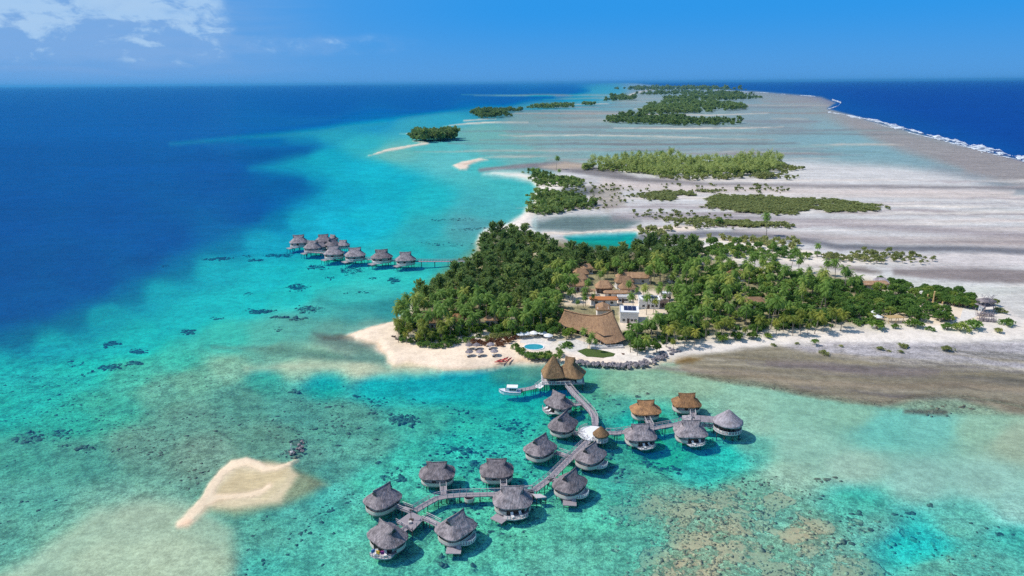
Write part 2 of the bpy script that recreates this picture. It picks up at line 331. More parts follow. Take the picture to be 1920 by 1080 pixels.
pl([(1290,700),(1400,718),(1500,736),(1580,752),(1650,756),(1720,742),(1800,742),(1920,764)],[2.5,4,4,4,3,2,3,6],5,op=.8,col=(112,106,92),cor=.6,rub=1)
pp([(1660,762),(1720,748),(1800,748),(1870,768),(1900,778),(1800,776)],8,op=.8,col=(128,158,138),rub=1,cor=.3)
pl([(1700,770),(1780,772)],[3,5],5,col=(94,100,92),cor=.8)
pp([(1268,682),(1262,670),(1290,668),(1318,672),(1300,680)],4,op=.8,col=(126,104,62))
# sand: the beaches and the island itself
SAND=(252,232,218); SANDW=(238,236,236)
ISL=[(640,632),(690,613),(738,599),(766,580),(778,560),(800,540),(850,518),(880,500),(890,474),(896,440),(906,430),(930,425),(950,418),(978,402),(996,378),(1004,350),(995,340),(962,333),(906,326),(930,321),(978,322),(1020,332),(1060,345),(1035,365),(1012,388),(1006,405),(1000,425),(1010,436),(1100,470),(1200,474),(1300,462),(1340,455),(1400,452),(1480,470),(1600,488),(1660,492),(1600,500),(1500,497),(1420,492),(1420,500),(1560,505),(1660,520),(1720,545),(1850,555),(1890,580),(1920,600),(2000,612),(1990,632),(1800,640),(1700,643),(1560,640),(1450,645),(1380,651),(1300,664),(1266,676),(1213,690),(1177,692),(1106,688),(1088,682),(1025,677),(981,675),(951,682),(921,690),(877,693),(830,692),(788,688),(740,687),(727,676),(722,662),(708,646),(670,641)]
pp(ISL,8,col=SANDW,h=.35,rub=.25,stk=.1,cor=0)
dI=sdf(ISL,WX,WY); Hh=np.where(dI>0,np.maximum(Hh,np.clip(dI/14,0,1)*1.0),Hh)
pp([(640,632),(690,613),(745,600),(760,640),(850,650),(960,628),(1000,660),(1100,676),(1180,688),(1090,683),(951,682),(877,694),(788,689),(740,688),(722,662),(670,641)],8,col=SAND)
w=(np.clip(1-np.abs(dI-1.5)/4.5,0,1)*(PX<1260)*(PY>590)*.5); blend(w,col=(216,196,166))
pp([(735,690),(770,680),(800,690),(830,694),(780,700)],6,op=.6,col=(226,214,184))
# inland soil under the trees
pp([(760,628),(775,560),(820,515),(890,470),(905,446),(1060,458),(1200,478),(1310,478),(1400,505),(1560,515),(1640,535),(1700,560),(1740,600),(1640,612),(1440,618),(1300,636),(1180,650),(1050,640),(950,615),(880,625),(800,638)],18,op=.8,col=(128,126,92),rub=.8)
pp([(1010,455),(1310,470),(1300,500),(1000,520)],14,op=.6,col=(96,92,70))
for p in ([(1000,470),(1030,480),(1036,500),(1010,506)],[(1060,552),(1150,552),(1205,545),(1250,548),(1275,585),(1240,620),(1160,625),(1160,575),(1060,575)],[(830,538),(850,545),(846,562),(815,560)],[(1000,572),(1050,560),(1060,566),(1010,585)],[(1062,640),(1100,640),(1120,662),(1050,655)],[(1720,560),(1800,580),(1850,590),(1840,610),(1740,612),(1620,600),(1630,585),(1720,590)],[(960,590),(985,585),(980,598),(955,604)],[(905,625),(918,600),(925,602),(918,622),(935,630),(900,640)]):
    pp(p,5,col=(236,226,214),rub=.2)
# strips of sand far off
for pts,w_ in (([(690,292),(722,282),(765,274),(804,268),(775,264)],[.8,2.5,2.5,2,1]),([(750,250),(790,251),(830,248)],[.5,1.3,.5]),([(830,236),(880,231),(930,229),(990,229)],[.5,1.8,1.4,.4]),([(870,226),(930,222)],[1.5,.6]),([(985,255),(1090,253),(1250,256),(1330,258)],[.4,1,1.2,.3]),([(1150,240),(1280,241),(1400,240),(1470,238)],[.5,1.5,1.2,.3]),([(1200,214),(1330,216),(1440,212)],[.4,1,.3]),([(1180,178),(1200,172),(1230,168)],[1.2,1,.4]),([(1060,196),(1140,194)],[.4,.7]),([(1190,204),(1220,202)],[.4,.8])):
    pl(pts,w_,1.6,op=.9,col=(232,222,212),h=.15,rub=.1,stk=0)
pp([(848,309),(866,303),(900,296),(916,299),(884,306),(874,318),(862,318)],3,col=(236,222,212),h=.3,rub=.1,stk=0)
pp([(868,308),(892,302),(884,305),(872,310)],2,op=.7,col=(196,176,160))
for y0,x0,x1,c in ((268,840,1500,(128,134,142)),(262,900,1450,(150,140,140)),(248,950,1500,(142,138,146)),(278,1000,1560,(160,156,166)),(288,900,1100,(136,150,156)),(236,1010,1150,(126,134,140)),(220,1000,1130,(146,140,140)),(212,1010,1200,(170,160,156)),(228,1400,1540,(140,136,148)),(200,1400,1520,(136,132,146)),(190,1430,1530,(160,150,156)),(244,1420,1600,(134,140,152))):
    pl([(x0,y0),((x0+x1)/2,y0+1.5),(x1,y0)],[.4,1.5,.4],3,op=.65,col=c,stk=.6)
# spit in the near lagoon
pp([(-60,1100),(60,1040),(180,950),(280,936),(380,945),(440,985),(438,1050),(400,1110),(100,1200)],24,op=.75,col=(184,208,186),rub=.2)
pp([(430,880),(500,860),(560,880),(620,905),(590,925),(520,950),(440,965),(395,955)],12,op=.85,col=(150,158,130),rub=.4)
pp([(372,972),(398,950),(440,952),(530,940),(560,890),(548,866),(500,862),(440,864),(404,900)],8,op=.9,col=(236,224,196),rub=.12)
pp([(400,944),(420,905),(450,880),(500,884),(545,876),(530,900),(500,915),(450,925)],7,op=.7,col=(222,208,170),rub=.12)
for pts,w_ in (([(338,982),(352,974),(372,954),(392,930),(402,908),(418,884),(440,868),(465,862),(484,868),(496,876),(520,876),(545,867),(558,859)],[6,9,10,10,9,7,8,9,8,6.5,4.5,4,3]),([(396,938),(410,930),(440,928),(470,926),(496,919),(508,911)],[7,6,5,4,4.5,5])):
    pl(pts,w_,6,op=.9,col=(254,234,214),h=.10,rub=.10)
pl([(500,930),(522,912),(544,888)],[6,6,4],6,op=.6,col=(220,212,178))
pp([(336,986),(352,974),(370,974),(354,990)],6,op=.5,col=(255,210,186))
# lagoon sand tongue off the west beach, weed bands
pl([(460,690),(560,684),(640,684),(735,694),(820,697)],[3,9,9,7,2],12,op=.8,col=(192,210,186),rub=.2)
pl([(400,646),(508,650),(566,660),(640,667),(722,671)],[2,5,7,6,4],8,op=.75,col=(88,136,130))
pp([(590,622),(640,628),(652,640),(700,648),(640,650),(604,640)],8,op=.8,col=(84,96,98),cor=.35)
pl([(585,630),(640,645),(700,655)],[5,9,8],9,op=.7,col=(110,150,140))
pl([(612,632),(640,628),(660,636)],[3,5,2],5,op=.8,col=(92,104,98))
pl([(600,560),(680,572),(760,566)],[4,5,3],9,op=.5,col=(40,140,150))
pl([(460,655),(560,652),(640,664)],[3,6,4],9,op=.5,col=(96,152,134))
# coral heads and weed patches: x, y, half width, half height, strength
for q in '207,636,14,4,1;258,649,15,5,1;200,680,20,5,1;249,675,13,4,1;356,615,13,4,1;412,590,6,2,1;308,493,9,2,.7;409,479,30,3,.9;480,482,18,3,.9;520,472,26,3.5,.9;592,495,20,4,.9;554,534,17,7,.9;489,576,27,5,1;527,592,15,3,1;561,594,14,2.5,1;578,575,26,8,.8;462,474,8,2,.7;467,545,8,2,.7;159,692,8,2.5,.9;140,673,22,5,.5;551,728,14,3,.9;640,480,24,4,.8;660,500,26,8,.6;620,515,10,3,.7;735,520,12,4,.9;700,517,6,2,.8;48,812,32,12,.75;110,806,26,10,.7;156,836,14,7,.85;108,838,8,4,.8;755,782,34,9,.9;740,775,20,6,.6;962,790,36,12,.75;700,768,24,5,.6;870,760,20,6,.7;690,745,40,12,.5;600,760,40,10,.35;640,800,60,14,.4;725,888,12,6,.9;757,893,15,6,.8;895,862,14,13,.7;846,836,8,4,.9;870,838,18,7,.9;905,842,20,8,.7;560,826,14,8,.9;548,846,20,8,.9;614,950,20,14,.45;825,1050,13,9,.8;886,1064,8,5,.9;800,868,14,8,.6;690,868,16,5,.5;1010,780,20,9,.5;1100,755,30,9,.6;1140,745,40,12,.4;1190,735,40,8,.35;1180,800,26,8,.6;1250,870,26,10,.8;1130,850,24,8,.7;1160,880,20,10,.6;1330,790,20,9,.4;1390,820,12,7,.5;1216,860,26,12,.5;1560,900,40,9,.4;1290,872,10,5,.6;1690,960,34,10,.5;1780,940,60,14,.35;1860,990,50,14,.4;1640,985,20,10,.6;1580,1010,30,12,.5;1500,960,34,12,.5;850,410,50,2.5,.5;890,428,44,3,.6;805,452,30,2.5,.4;860,455,40,5,.4;540,470,20,2,.6;400,590,10,3,.5;520,612,14,4,.5;300,690,18,3,.3;680,545,14,3,.5;650,545,10,2,.5;60,1000,30,8,.2;330,820,40,12,.25;420,790,60,14,.25;300,780,40,10,.2;1040,830,18,6,.6;985,930,30,8,.35;900,900,26,6,.35;820,960,20,8,.4;1490,730,60,6,.3;1420,900,46,10,.5;1600,960,40,8,.5;480,1020,40,12,.4;560,1000,30,10,.4'.split(';'):
    x,y,a,b,s=[float(k) for k in q.split(',')]
    d=1-np.sqrt(((WX-x)/a)**2+((WY-y)/b)**2); w=np.clip(d*1.6+.45,0,1)*s
    COR=np.maximum(COR,w)
REEF=np.zeros(SH)
for q in '1240,950,70,34;1330,930,60,28;1290,1000,54,40;1400,980,66,32;1390,1040,70,34;1520,1005,50,40;1290,1070,80,30;1480,1070,60,24;1440,940,50,20;1230,1040,36,30;1180,960,40,20;1600,1060,50,26'.split(';'):
    x,y,a,b=[float(k) for k in q.split(',')]
    REEF=np.maximum(REEF,np.clip((1-np.sqrt(((WX-x)/a)**2+((WY-y)/b)**2))*1.4+.45,0,1))
REEF=np.maximum(REEF,.28*np.clip(sdf([(1120,860),(1500,900),(1760,960),(1900,1000),(1900,1120),(1100,1120)],WX,WY)/40,0,1))
w=(np.clip((RUB-.7)/.3,0,1)*.36*(Hh<0))[...,None]; C=C*(1-w)+w*np.array([134,188,172.])
C[...,0]=np.where(C[...,1]>100,np.maximum(C[...,0],(C[...,1]-100)*.30),C[...,0])
Cl=s2l(C)
# water optics: loss per metre of depth (down and up again) and back-scatter
KW=np.array([.62,.085,.070]); SW=np.array([.0008,.045,.21]); GAIN=np.array([1.11,1.23,1.42])
def split(d):
    T=np.exp(-KW*d[...,None]); S=SW*(1-np.exp(-.10*d[...,None])); return T,S
best=np.full(SH,1e9); D=np.zeros(SH)
for d in np.geomspace(.03,26,70):
    T=np.exp(-KW*d); S=SW*(1-math.exp(-.10*d))
    A=(Cl-GAIN*S)/(GAIN*T); Ac=np.clip(A,.02,.80); err=(((Ac*T+S)*GAIN-Cl)**2).sum(-1)*60
    mean=Ac.mean(-1,keepdims=True); tgt=mean*np.array([1.08,1.02,.90]); err+=((Ac-tgt)**2).sum(-1)*1.0+.0006*d
    k=err<best; best[k]=err[k]; D[k]=d
for _ in range(10):
    P=np.pad(D,1,mode='edge'); D=(P[:-2,1:-1]+P[2:,1:-1]+P[1:-1,:-2]+P[1:-1,2:]+2*D)/6
land=Hh>.02
D=np.where(land,.0,D)
T,S=split(D)
ALB=np.clip((Cl-GAIN*S)/(GAIN*T),.015,.82)
ALB=np.where(land[...,None],np.clip(Cl/GAIN,.02,.82),ALB)
Dg=np.minimum(D,6.0)
for _ in range(14):
    P=np.pad(Dg,1,mode='edge'); Dg=(P[:-2,1:-1]+P[2:,1:-1]+P[1:-1,:-2]+P[1:-1,2:]+Dg)/5
Dg=np.minimum(D*.8,.15+Dg*.35)
Z=np.where(land,np.maximum(Hh,.03)+.05*N2*np.clip(Hh,0,1),-np.maximum(Dg,.03))
relief=np.clip(COR,0,1)*np.clip(.6+N3,0,1.2)*.55
Z=np.where(land,Z,np.minimum(Z+relief*np.clip(D/1.2,0,1),-.03))
def grid_mesh(name,Zv,m,cols,flts):
    h,w=SH; me=bpy.data.meshes.new(name); V=np.stack([GX,GY,Zv],-1).reshape(-1,3).astype(np.float32)
    idx=np.arange(h*w).reshape(h,w); q=np.stack([idx[1:,:-1],idx[1:,1:],idx[:-1,1:],idx[:-1,:-1]],-1).reshape(-1,4).astype(np.int32)
    me.vertices.add(len(V)); me.vertices.foreach_set('co',V.ravel()); me.loops.add(q.size); me.loops.foreach_set('vertex_index',q.ravel())
    me.polygons.add(len(q)); me.polygons.foreach_set('loop_start',np.arange(0,q.size,4,dtype=np.int32)); me.polygons.foreach_set('use_smooth',np.ones(len(q),bool))
    me.update(calc_edges=True)
    for k,a in cols.items():
        x=me.attributes.new(k,'FLOAT_COLOR','POINT'); x.data.foreach_set('color',np.concatenate([a,np.ones(SH+(1,))],-1).reshape(-1).astype(np.float32))
    for k,a in flts.items():
        x=me.attributes.new(k,'FLOAT','POINT'); x.data.foreach_set('value',a.ravel().astype(np.float32))
    me.materials.append(m); o=bpy.data.objects.new(name,me); COL.objects.link(o); o['kind']='structure'; return o
m,t=newmat('seabed_sand'); M['seabed']=m
P=t.n('ShaderNodeNewGeometry').outputs['Position']
alb=t.attr('alb','Color'); cor=t.attr('cor'); rub=t.attr('rub'); stk=t.attr('stk')
n1=t.noise(P,1.1,4,.65); n2=t.noise(P,.28,4,.6); n3=t.noise(P,.05,4,.6)
v=t.n('ShaderNodeTexVoronoi',feature='F1',i_Vector=P,i_Scale=.55).outputs[0]
rn=t.m('ADD',t.m('MULTIPLY',n1,.5),t.m('MULTIPLY',n2,.5))
f=t.ss(rn,.36,.62,.52,1.5); f=t.m('MULTIPLY_ADD',t.m('SUBTRACT',f,1.0),rub,1.0)  # rubble mottling, also standing in for the net of caustic light
st1=t.noise(t.scale(P,(.010,.16,.1)),1.0,5,.6); st2=t.noise(t.scale(P,(.0012,.02,.01)),1.0,5,.65)
sf=t.ss(t.m('ADD',t.m('MULTIPLY',st1,.5),t.m('MULTIPLY',st2,.5)),.36,.64,.76,1.22); sf=t.m('MULTIPLY_ADD',t.m('SUBTRACT',sf,1.0),stk,1.0)
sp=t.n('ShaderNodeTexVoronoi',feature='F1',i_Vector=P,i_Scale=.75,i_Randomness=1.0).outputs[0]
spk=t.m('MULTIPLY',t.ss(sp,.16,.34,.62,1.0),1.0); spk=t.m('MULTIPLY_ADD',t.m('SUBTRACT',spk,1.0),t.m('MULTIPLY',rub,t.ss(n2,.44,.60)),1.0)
fine=t.ss(t.noise(P,3.2,3,.7),.38,.62,.70,1.32); fine=t.m('MULTIPLY_ADD',t.m('SUBTRACT',fine,1.0),rub,1.0)  # bright specks of caustic sparkle put into the bottom colour with fine rubble grain
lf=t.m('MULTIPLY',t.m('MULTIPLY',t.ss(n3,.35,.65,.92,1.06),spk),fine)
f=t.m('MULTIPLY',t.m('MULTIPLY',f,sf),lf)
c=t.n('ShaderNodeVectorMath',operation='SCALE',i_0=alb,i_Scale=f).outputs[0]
hue=t.noise(P,.16,3,.6); c=t.mix(t.m('MULTIPLY',t.ss(hue,.45,.7,0,.35),rub),c,t.mix(1.0,c,(.86,.82,.66,1),'MULTIPLY'))
reef=t.attr('reef'); rf=t.m('ADD',t.noise(P,.14,8,.70,.5),t.m('MULTIPLY',t.m('SUBTRACT',reef,.5),.17))
rm=t.m('MULTIPLY',t.ss(rf,.53,.585),t.ss(reef,.05,.25)); rc=t.mix(t.noise(P,.7,4,.7),(.46,.24,.13,1),(1.0,.60,.36,1)); c=t.mix(t.m('MULTIPLY',rm,.74),c,rc)
edge=t.m('MULTIPLY',t.m('MULTIPLY',t.ss(rf,.515,.54),t.ss(rf,.575,.548)),t.ss(reef,.05,.3)); c=t.mix(t.m('MULTIPLY',edge,t.ss(n2,.42,.6)),c,(.10,.085,.06,1))
cn=t.m('ADD',t.m('MULTIPLY',t.noise(P,.8,5,.7),.62),t.m('MULTIPLY',n2,.38))
th=t.m('SUBTRACT',.76,t.m('MULTIPLY',cor,.31)); cm=t.m('MULTIPLY',t.ss(t.m('SUBTRACT',cn,th),-.015,.04),t.ss(cor,.03,.12))
cc=t.mix(n1,(.10,.095,.07,1),(.30,.26,.18,1)); c=t.mix(t.m('MULTIPLY',cm,.92),c,cc)
b=t.n('ShaderNodeBump',i_Strength=.5,i_Distance=.5,i_Height=t.m('MULTIPLY',rn,t.m('ADD',rub,cm)))
p=t.n('ShaderNodeBsdfPrincipled',i_Base_Color=c,i_Roughness=.9,i_Normal=b); p.inputs['Specular IOR Level'].default_value=.1
t.out(p)
m,t=newmat('lagoon_water'); M['water']=m
P=t.n('ShaderNodeNewGeometry').outputs['Position']
w1=t.noise(t.scale(P,(.35,.9,1)),1.0,4,.6); w2=t.noise(t.scale(P,(.03,.09,.1)),1.0,4,.6)
b=t.n('ShaderNodeBump',i_Strength=.35,i_Distance=.5,i_Height=t.m('ADD',w1,t.m('MULTIPLY',w2,2.0)))
rip=t.ss(t.m('ADD',t.m('MULTIPLY',w1,.55),t.m('MULTIPLY',w2,.45)),.36,.64,.90,1.10)  # light and dark of the ripples put into the scatter colour
sc=t.n('ShaderNodeVectorMath',operation='SCALE',i_0=t.attr('ws','Color'),i_Scale=t.m('MULTIPLY',rip,t.ss(t.noise(t.scale(P,(.0016,.008,.01)),1.0,6,.65),.35,.65,.88,1.10))).outputs[0]
rip2=t.ss(t.m('ADD',t.m('MULTIPLY',w1,.7),t.m('MULTIPLY',w2,.3)),.36,.64,.90,1.0)  # ripple light and dark painted into the see-through tint as well
tr=t.n('ShaderNodeBsdfTransparent',i_Color=t.n('ShaderNodeVectorMath',operation='SCALE',i_0=t.attr('wt','Color'),i_Scale=rip2).outputs[0]); df=t.n('ShaderNodeBsdfDiffuse',i_Color=sc)
add=t.n('ShaderNodeAddShader',i_0=tr.outputs[0],i_1=df.outputs[0])
gl=t.n('ShaderNodeBsdfGlossy',i_Color=(1,1,1,1),i_Roughness=.16,i_Normal=b)
fr=t.n('ShaderNodeFresnel',i_IOR=1.33,i_Normal=b).outputs[0]
fac=t.m('MINIMUM',t.m('MULTIPLY',fr,.25),.026)
t.out(t.n('ShaderNodeMixShader',i_0=fac,i_1=add.outputs[0],i_2=gl.outputs[0]))
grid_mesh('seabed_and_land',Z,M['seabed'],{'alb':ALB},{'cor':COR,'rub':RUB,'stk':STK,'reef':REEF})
T1,S1=np.exp(-KW*D[...,None]*.5),S
grid_mesh('water',np.zeros(SH),M['water'],{'wt':T1,'ws':S1},{})

# coral heads standing on the bottom, too many to count
def lumps(name,n,wfield,smin,smax,mat,label,seed):
    q=np.random.RandomState(seed); p=(wfield*np.gradient(RR,axis=0).clip(-40,0)*-1*RR).ravel(); p=np.maximum(p,0); p/=p.sum()
    ii=q.choice(p.size,n,p=p); gx=GX.ravel()[ii]; gy=GY.ravel()[ii]; gz=Z.ravel()[ii]; dd=D.ravel()[ii]
    th=np.array([0,1.05,2.09,3.14,4.19,5.24]); base=np.concatenate([np.stack([np.cos(th),np.sin(th),-.25+0*th],1),np.stack([.82*np.cos(th+.5),.82*np.sin(th+.5),.30+0*th],1),[[0,0,.52]]])
    fc=[(k,(k+1)%6,6+k) for k in range(6)]+[((k+1)%6,6+(k+1)%6,6+k) for k in range(6)]+[(6+k,6+(k+1)%6,12) for k in range(6)]; fc=np.array(fc)
    sc=q.uniform(smin,smax,n)*(.5+q.rand(n)**2); jit=q.normal(size=(n,2))*.8
    V=base[None]*(1+.28*q.normal(size=(n,13,1)))*sc[:,None,None]*np.stack([q.uniform(.7,1.6,n),q.uniform(.7,1.3,n),q.uniform(.5,.9,n)],1)[:,None,:]
    V=V+np.stack([gx+jit[:,0],gy+jit[:,1],gz],1)[:,None,:]; V[...,2]=np.minimum(V[...,2],-.05-.02*q.rand(n)[:,None])
    F=fc[None]+(np.arange(n)*13)[:,None,None]; me=bpy.data.meshes.new(name); V=V.reshape(-1,3).astype(np.float32); F=F.reshape(-1,3).astype(np.int32)
    me.vertices.add(len(V)); me.vertices.foreach_set('co',V.ravel()); me.loops.add(F.size); me.loops.foreach_set('vertex_index',F.ravel()); me.polygons.add(len(F)); me.polygons.foreach_set('loop_start',np.arange(0,F.size,3,dtype=np.int32)); me.update(calc_edges=True)
    me.materials.append(mat); o=bpy.data.objects.new(name,me); COL.objects.link(o); o['kind']='stuff'; o['label']=label
M['coral']=simple('dark_coral',(.19,.155,.105),.95,.5,1.5,.05); M['coral_tan']=simple('tan_coral',(.48,.36,.22),.95,.5,1.5,.05)
sub=(Hh<0)*np.clip(D/.5,0,1)*(PY>395)*(PX>-300)*(PX<2200)
lumps('coral',3000,sub*np.clip(COR-.2,0,1)**1.6,.2,.72,M['coral'],'dark coral heads scattered over the lagoon floor',5)
lumps('coral',4200,sub*np.clip(RUB-.7,0,1)*np.clip(.15+fbm(GX/16,GY/16,61,4),0,1)*(PY>690),.12,.42,M['coral'],'small dark coral lumps sprinkled over the rubble bottom',6)
lumps('coral',1700,sub*np.clip(REEF-.2,0,1)*(PY>820),.15,.55,M['coral_tan'],'tan coral crowding the reef in the near water',7)
# ---------------------------------------------------------------- daylight
SEL,SAZ=R(51),R(-86)
sd=Vector((math.sin(SAZ)*math.cos(SEL),math.cos(SAZ)*math.cos(SEL),math.sin(SEL)))
sl=bpy.data.lights.new('sun','SUN'); sl.energy=4.05; sl.angle=R(.5); sl.color=(1.0,.95,.88)
so=bpy.data.objects.new('sun',sl); COL.objects.link(so); so.rotation_euler=sd.to_track_quat('Z','Y').to_euler(); so.location=(-300,200,400)
wd=bpy.data.worlds.new('World'); scene.world=wd; wd.use_nodes=True
t=NT(wd)
sky=t.n('ShaderNodeTexSky',sky_type='NISHITA',sun_disc=False,sun_elevation=SEL,sun_rotation=SAZ,air_density=1.0,dust_density=.3,ozone_density=3.0,altitude=100)
D3=t.n('ShaderNodeTexCoord').outputs['Generated']
sx=t.n('ShaderNodeSeparateXYZ',i_0=D3); X_,Y_,Z_=sx.outputs
EL=t.m('ARCSINE',t.m('MAXIMUM',t.m('MINIMUM',Z_,1.0),-1.0)); AZm=t.m('ARCTAN2',X_,Y_)
# clear tropical air: a deep blue that pales a little towards the sea and towards the west
low=t.ss(EL,.0,.35)
tint=t.mix(t.ss(EL,.0,.11),(.34,.60,.95,1),(.16,.60,1.22,1))
tint=t.mix(t.ss(AZm,-.62,.1,.55,0),tint,(.48,.68,1.0,1))
tint=t.mix(low,tint,(.55,.85,1.15,1))
base=t.mix(1.0,sky.outputs[0],tint,'MULTIPLY')
clear=t.mix(t.ss(EL,-.01,.10),(.9,3.4,7.7,1),(.25,3.1,8.2,1)); clear=t.mix(t.ss(AZm,-.62,.05,.75,0),clear,(1.25,3.6,7.6,1))
base=t.mix(t.ss(EL,.12,.4,.92,0),base,clear)
# cumulus far off in the north-west
q=t.n('ShaderNodeCombineXYZ',i_0=AZm,i_1=t.m('MULTIPLY',EL,1.9),i_2=0.0).outputs[0]
cn=t.noise(q,13,7,.6,.25); cn2=t.noise(q,34,5,.6,.3)
cl=t.m('ADD',t.m('MULTIPLY',cn,.75),t.m('MULTIPLY',cn2,.25))
bank=t.m('MULTIPLY',t.ss(AZm,-.345,-.40),t.ss(EL,.012,.045))
wisps=t.m('MULTIPLY',t.m('MULTIPLY',t.ss(AZm,-.08,-.25),t.ss(EL,.030,.042)),t.ss(EL,.068,.055))
cov=t.m('MAXIMUM',bank,t.m('MULTIPLY',wisps,.40))
cd=t.ss(t.m('ADD',cl,t.m('MULTIPLY',cov,.36)),.47,.84)
cd=t.m('MULTIPLY',cd,t.m('MINIMUM',t.m('MULTIPLY',cov,2.5),1.0))
shade=t.ss(t.m('ADD',t.noise(t.n('ShaderNodeVectorMath',operation='ADD',i_0=q,i_1=(.006,-.02,0)).outputs[0],22,6,.6,.3),t.ss(EL,.045,.085,-.10,.08)),.44,.60)
ccol=t.mix(shade,(2.3,4.3,7.7,1),(5.6,7.6,9.5,1))
vn=t.noise(t.n('ShaderNodeCombineXYZ',i_0=t.m('MULTIPLY',AZm,3.0),i_1=t.m('MULTIPLY',EL,30.0)).outputs[0],3,5,.6,.2)
veil=t.m('MULTIPLY',t.m('MULTIPLY',t.ss(AZm,-.20,-.48),t.ss(EL,.0,.02)),t.ss(vn,.3,.7,.45,.95))
base=t.mix(veil,base,(1.9,3.9,7.4,1))
base=t.mix(t.m('MULTIPLY',cd,.55),base,ccol)
bg=t.n('ShaderNodeBackground',i_0=base,i_1=.10)
o=t.n('ShaderNodeOutputWorld',i_0=bg)
scene.view_settings.view_transform='Standard'; scene.view_settings.look='None'; scene.view_settings.exposure=0; scene.view_settings.gamma=1
scene.cycles.use_denoising=False; scene.cycles.max_bounces=6; scene.cycles.diffuse_bounces=4; scene.cycles.glossy_bounces=2; scene.cycles.transparent_max_bounces=12; scene.cycles.volume_bounces=0
scene.cycles.caustics_reflective=False; scene.cycles.caustics_refractive=False
# ---------------------------------------------------------------- sea air
m,t=newmat('sea_air'); hz=t.n('ShaderNodeVolumePrincipled',i_Color=(.12,.55,1.0,1),i_Density=HAZE,i_Anisotropy=.2); t.out(None,hz.outputs[0])
b=MB().box((0,0,77.5),(300000,300000,225)); o=b.build('haze',m); o['kind']='stuff'
# ---------------------------------------------------------------- trees: crowns of many small leaf faces
def arrmesh(name,V,F,tone,m):
    me=bpy.data.meshes.new(name); V=np.asarray(V,np.float32); F=np.asarray(F,np.int32); k=F.shape[1]
    me.vertices.add(len(V)); me.vertices.foreach_set('co',V.ravel()); me.loops.add(F.size); me.loops.foreach_set('vertex_index',F.ravel())
    me.polygons.add(len(F)); me.polygons.foreach_set('loop_start',np.arange(0,F.size,k,dtype=np.int32)); me.update(calc_edges=True)
    a=me.attributes.new('tone','FLOAT','POINT'); a.data.foreach_set('value',np.asarray(tone,np.float32)); me.materials.append(m); return me
def unit(v): return v/np.maximum(np.linalg.norm(v,axis=-1,keepdims=True),1e-9)
def quads(c,u,w,lu,lw,tone):
    """leaf quads: centre, long axis, wide axis"""
    n=len(c); lu=np.asarray(lu).reshape(-1,1)*np.ones((n,1)); lw=np.asarray(lw).reshape(-1,1)*np.ones((n,1))
    V=np.stack([c-u*lu,c+w*lw,c+u*lu,c-w*lw],1).reshape(-1,3); F=np.arange(4*n).reshape(n,4)
    return V,F,np.repeat(tone,4)
def frond_crown(r,h,n=20,L=3.9,segs=9,wide=.95):
    C_=[];U=[];Wd=[];lu=[];lw=[];tn=[]
    for k in range(n):
        a=2*math.pi*(k*.382)+r.uniform(-.25,.25); e=R(78)-R(112)*(k/(n-1))**.85+r.uniform(-.12,.12); l=L*r.uniform(.82,1.12)*(1-.12*abs(k/n-.4))
        p=np.array([0,0,h]); d=np.array([math.cos(a)*math.cos(e),math.sin(a)*math.cos(e),math.sin(e)]); t_=r.uniform(0,1)*.6+.4*(1-k/n)
        side=np.array([-math.sin(a),math.cos(a),0])
        for j in range(segs):
            d=d+np.array([0,0,-.19-.02*j]); d=d/np.linalg.norm(d); q=p+d*l/segs; f=(j+.6)/segs
            w_=wide*math.sin(math.pi*min(.14+.86*f,.97))**.6+.06
            C_.append((p+q)/2);U.append(d);Wd.append(side*0+np.cross(d,side)*0+side);lu.append(l/segs*.62);lw.append(.05);tn.append(t_)
            for sg in (-1,1):
                ld=side*sg*.8+d*.42+np.array([0,0,-.45]); ld/=np.linalg.norm(ld); nv=np.cross(ld,d)
                wv=np.cross(ld,nv); wv/=np.linalg.norm(wv)
                C_.append((p+q)/2+ld*w_*.5);U.append(ld);Wd.append(wv);lu.append(w_*.55);lw.append(l/segs*.42);tn.append(min(1,max(0,t_+r.uniform(-.15,.15))))
            p=q
    return quads(np.array(C_),np.array(U),np.array(Wd),lu,lw,np.array(tn))
def clump_crown(r,clumps,per,leaf,asp=.5,up=.25,droop=0.0):
    C_=[];U=[];Wd=[];lu=[];tn=[]; seed=np.random.RandomState(r.randrange(1<<30))
    for (x,y,z,rad,tone) in clumps:
        d=unit(seed.normal(size=(per,3))+np.array([0,0,up])); rr=rad*(.35+.65*seed.rand(per,1)**.5)
        c=np.array([x,y,z])+d*rr*np.array([1,1,.8]); u=unit(d*.6+seed.normal(size=(per,3))*.55+np.array([0,0,-droop])); w=unit(np.cross(u,seed.normal(size=(per,3))))
        C_.append(c);U.append(u);Wd.append(w);lu.append(leaf*(.6+.8*seed.rand(per)));tn.append(np.clip(tone+seed.normal(size=per)*.13,0,1))
    C_=np.concatenate(C_);U=np.concatenate(U);Wd=np.concatenate(Wd);lu=np.concatenate(lu);tn=np.concatenate(tn)
    return quads(C_,U,Wd,lu,lu*asp,tn)
def trunk_mesh(pts,rad,n=6,limbs=()):
    b=MB(); b.tube(pts,rad,n)
    for p,r_ in limbs: b.tube(p,r_,5)
    me=bpy.data.meshes.new('trunk'); me.from_pydata(b.v,[],b.f); me.polygons.foreach_set('use_smooth',[True]*len(me.polygons)); me.materials.append(M['trunk']); return me
PALM=[];PALMY=[];IRON=[];BROAD=[];BRIGHT=[];SHRUB=[];SCRUB=[]
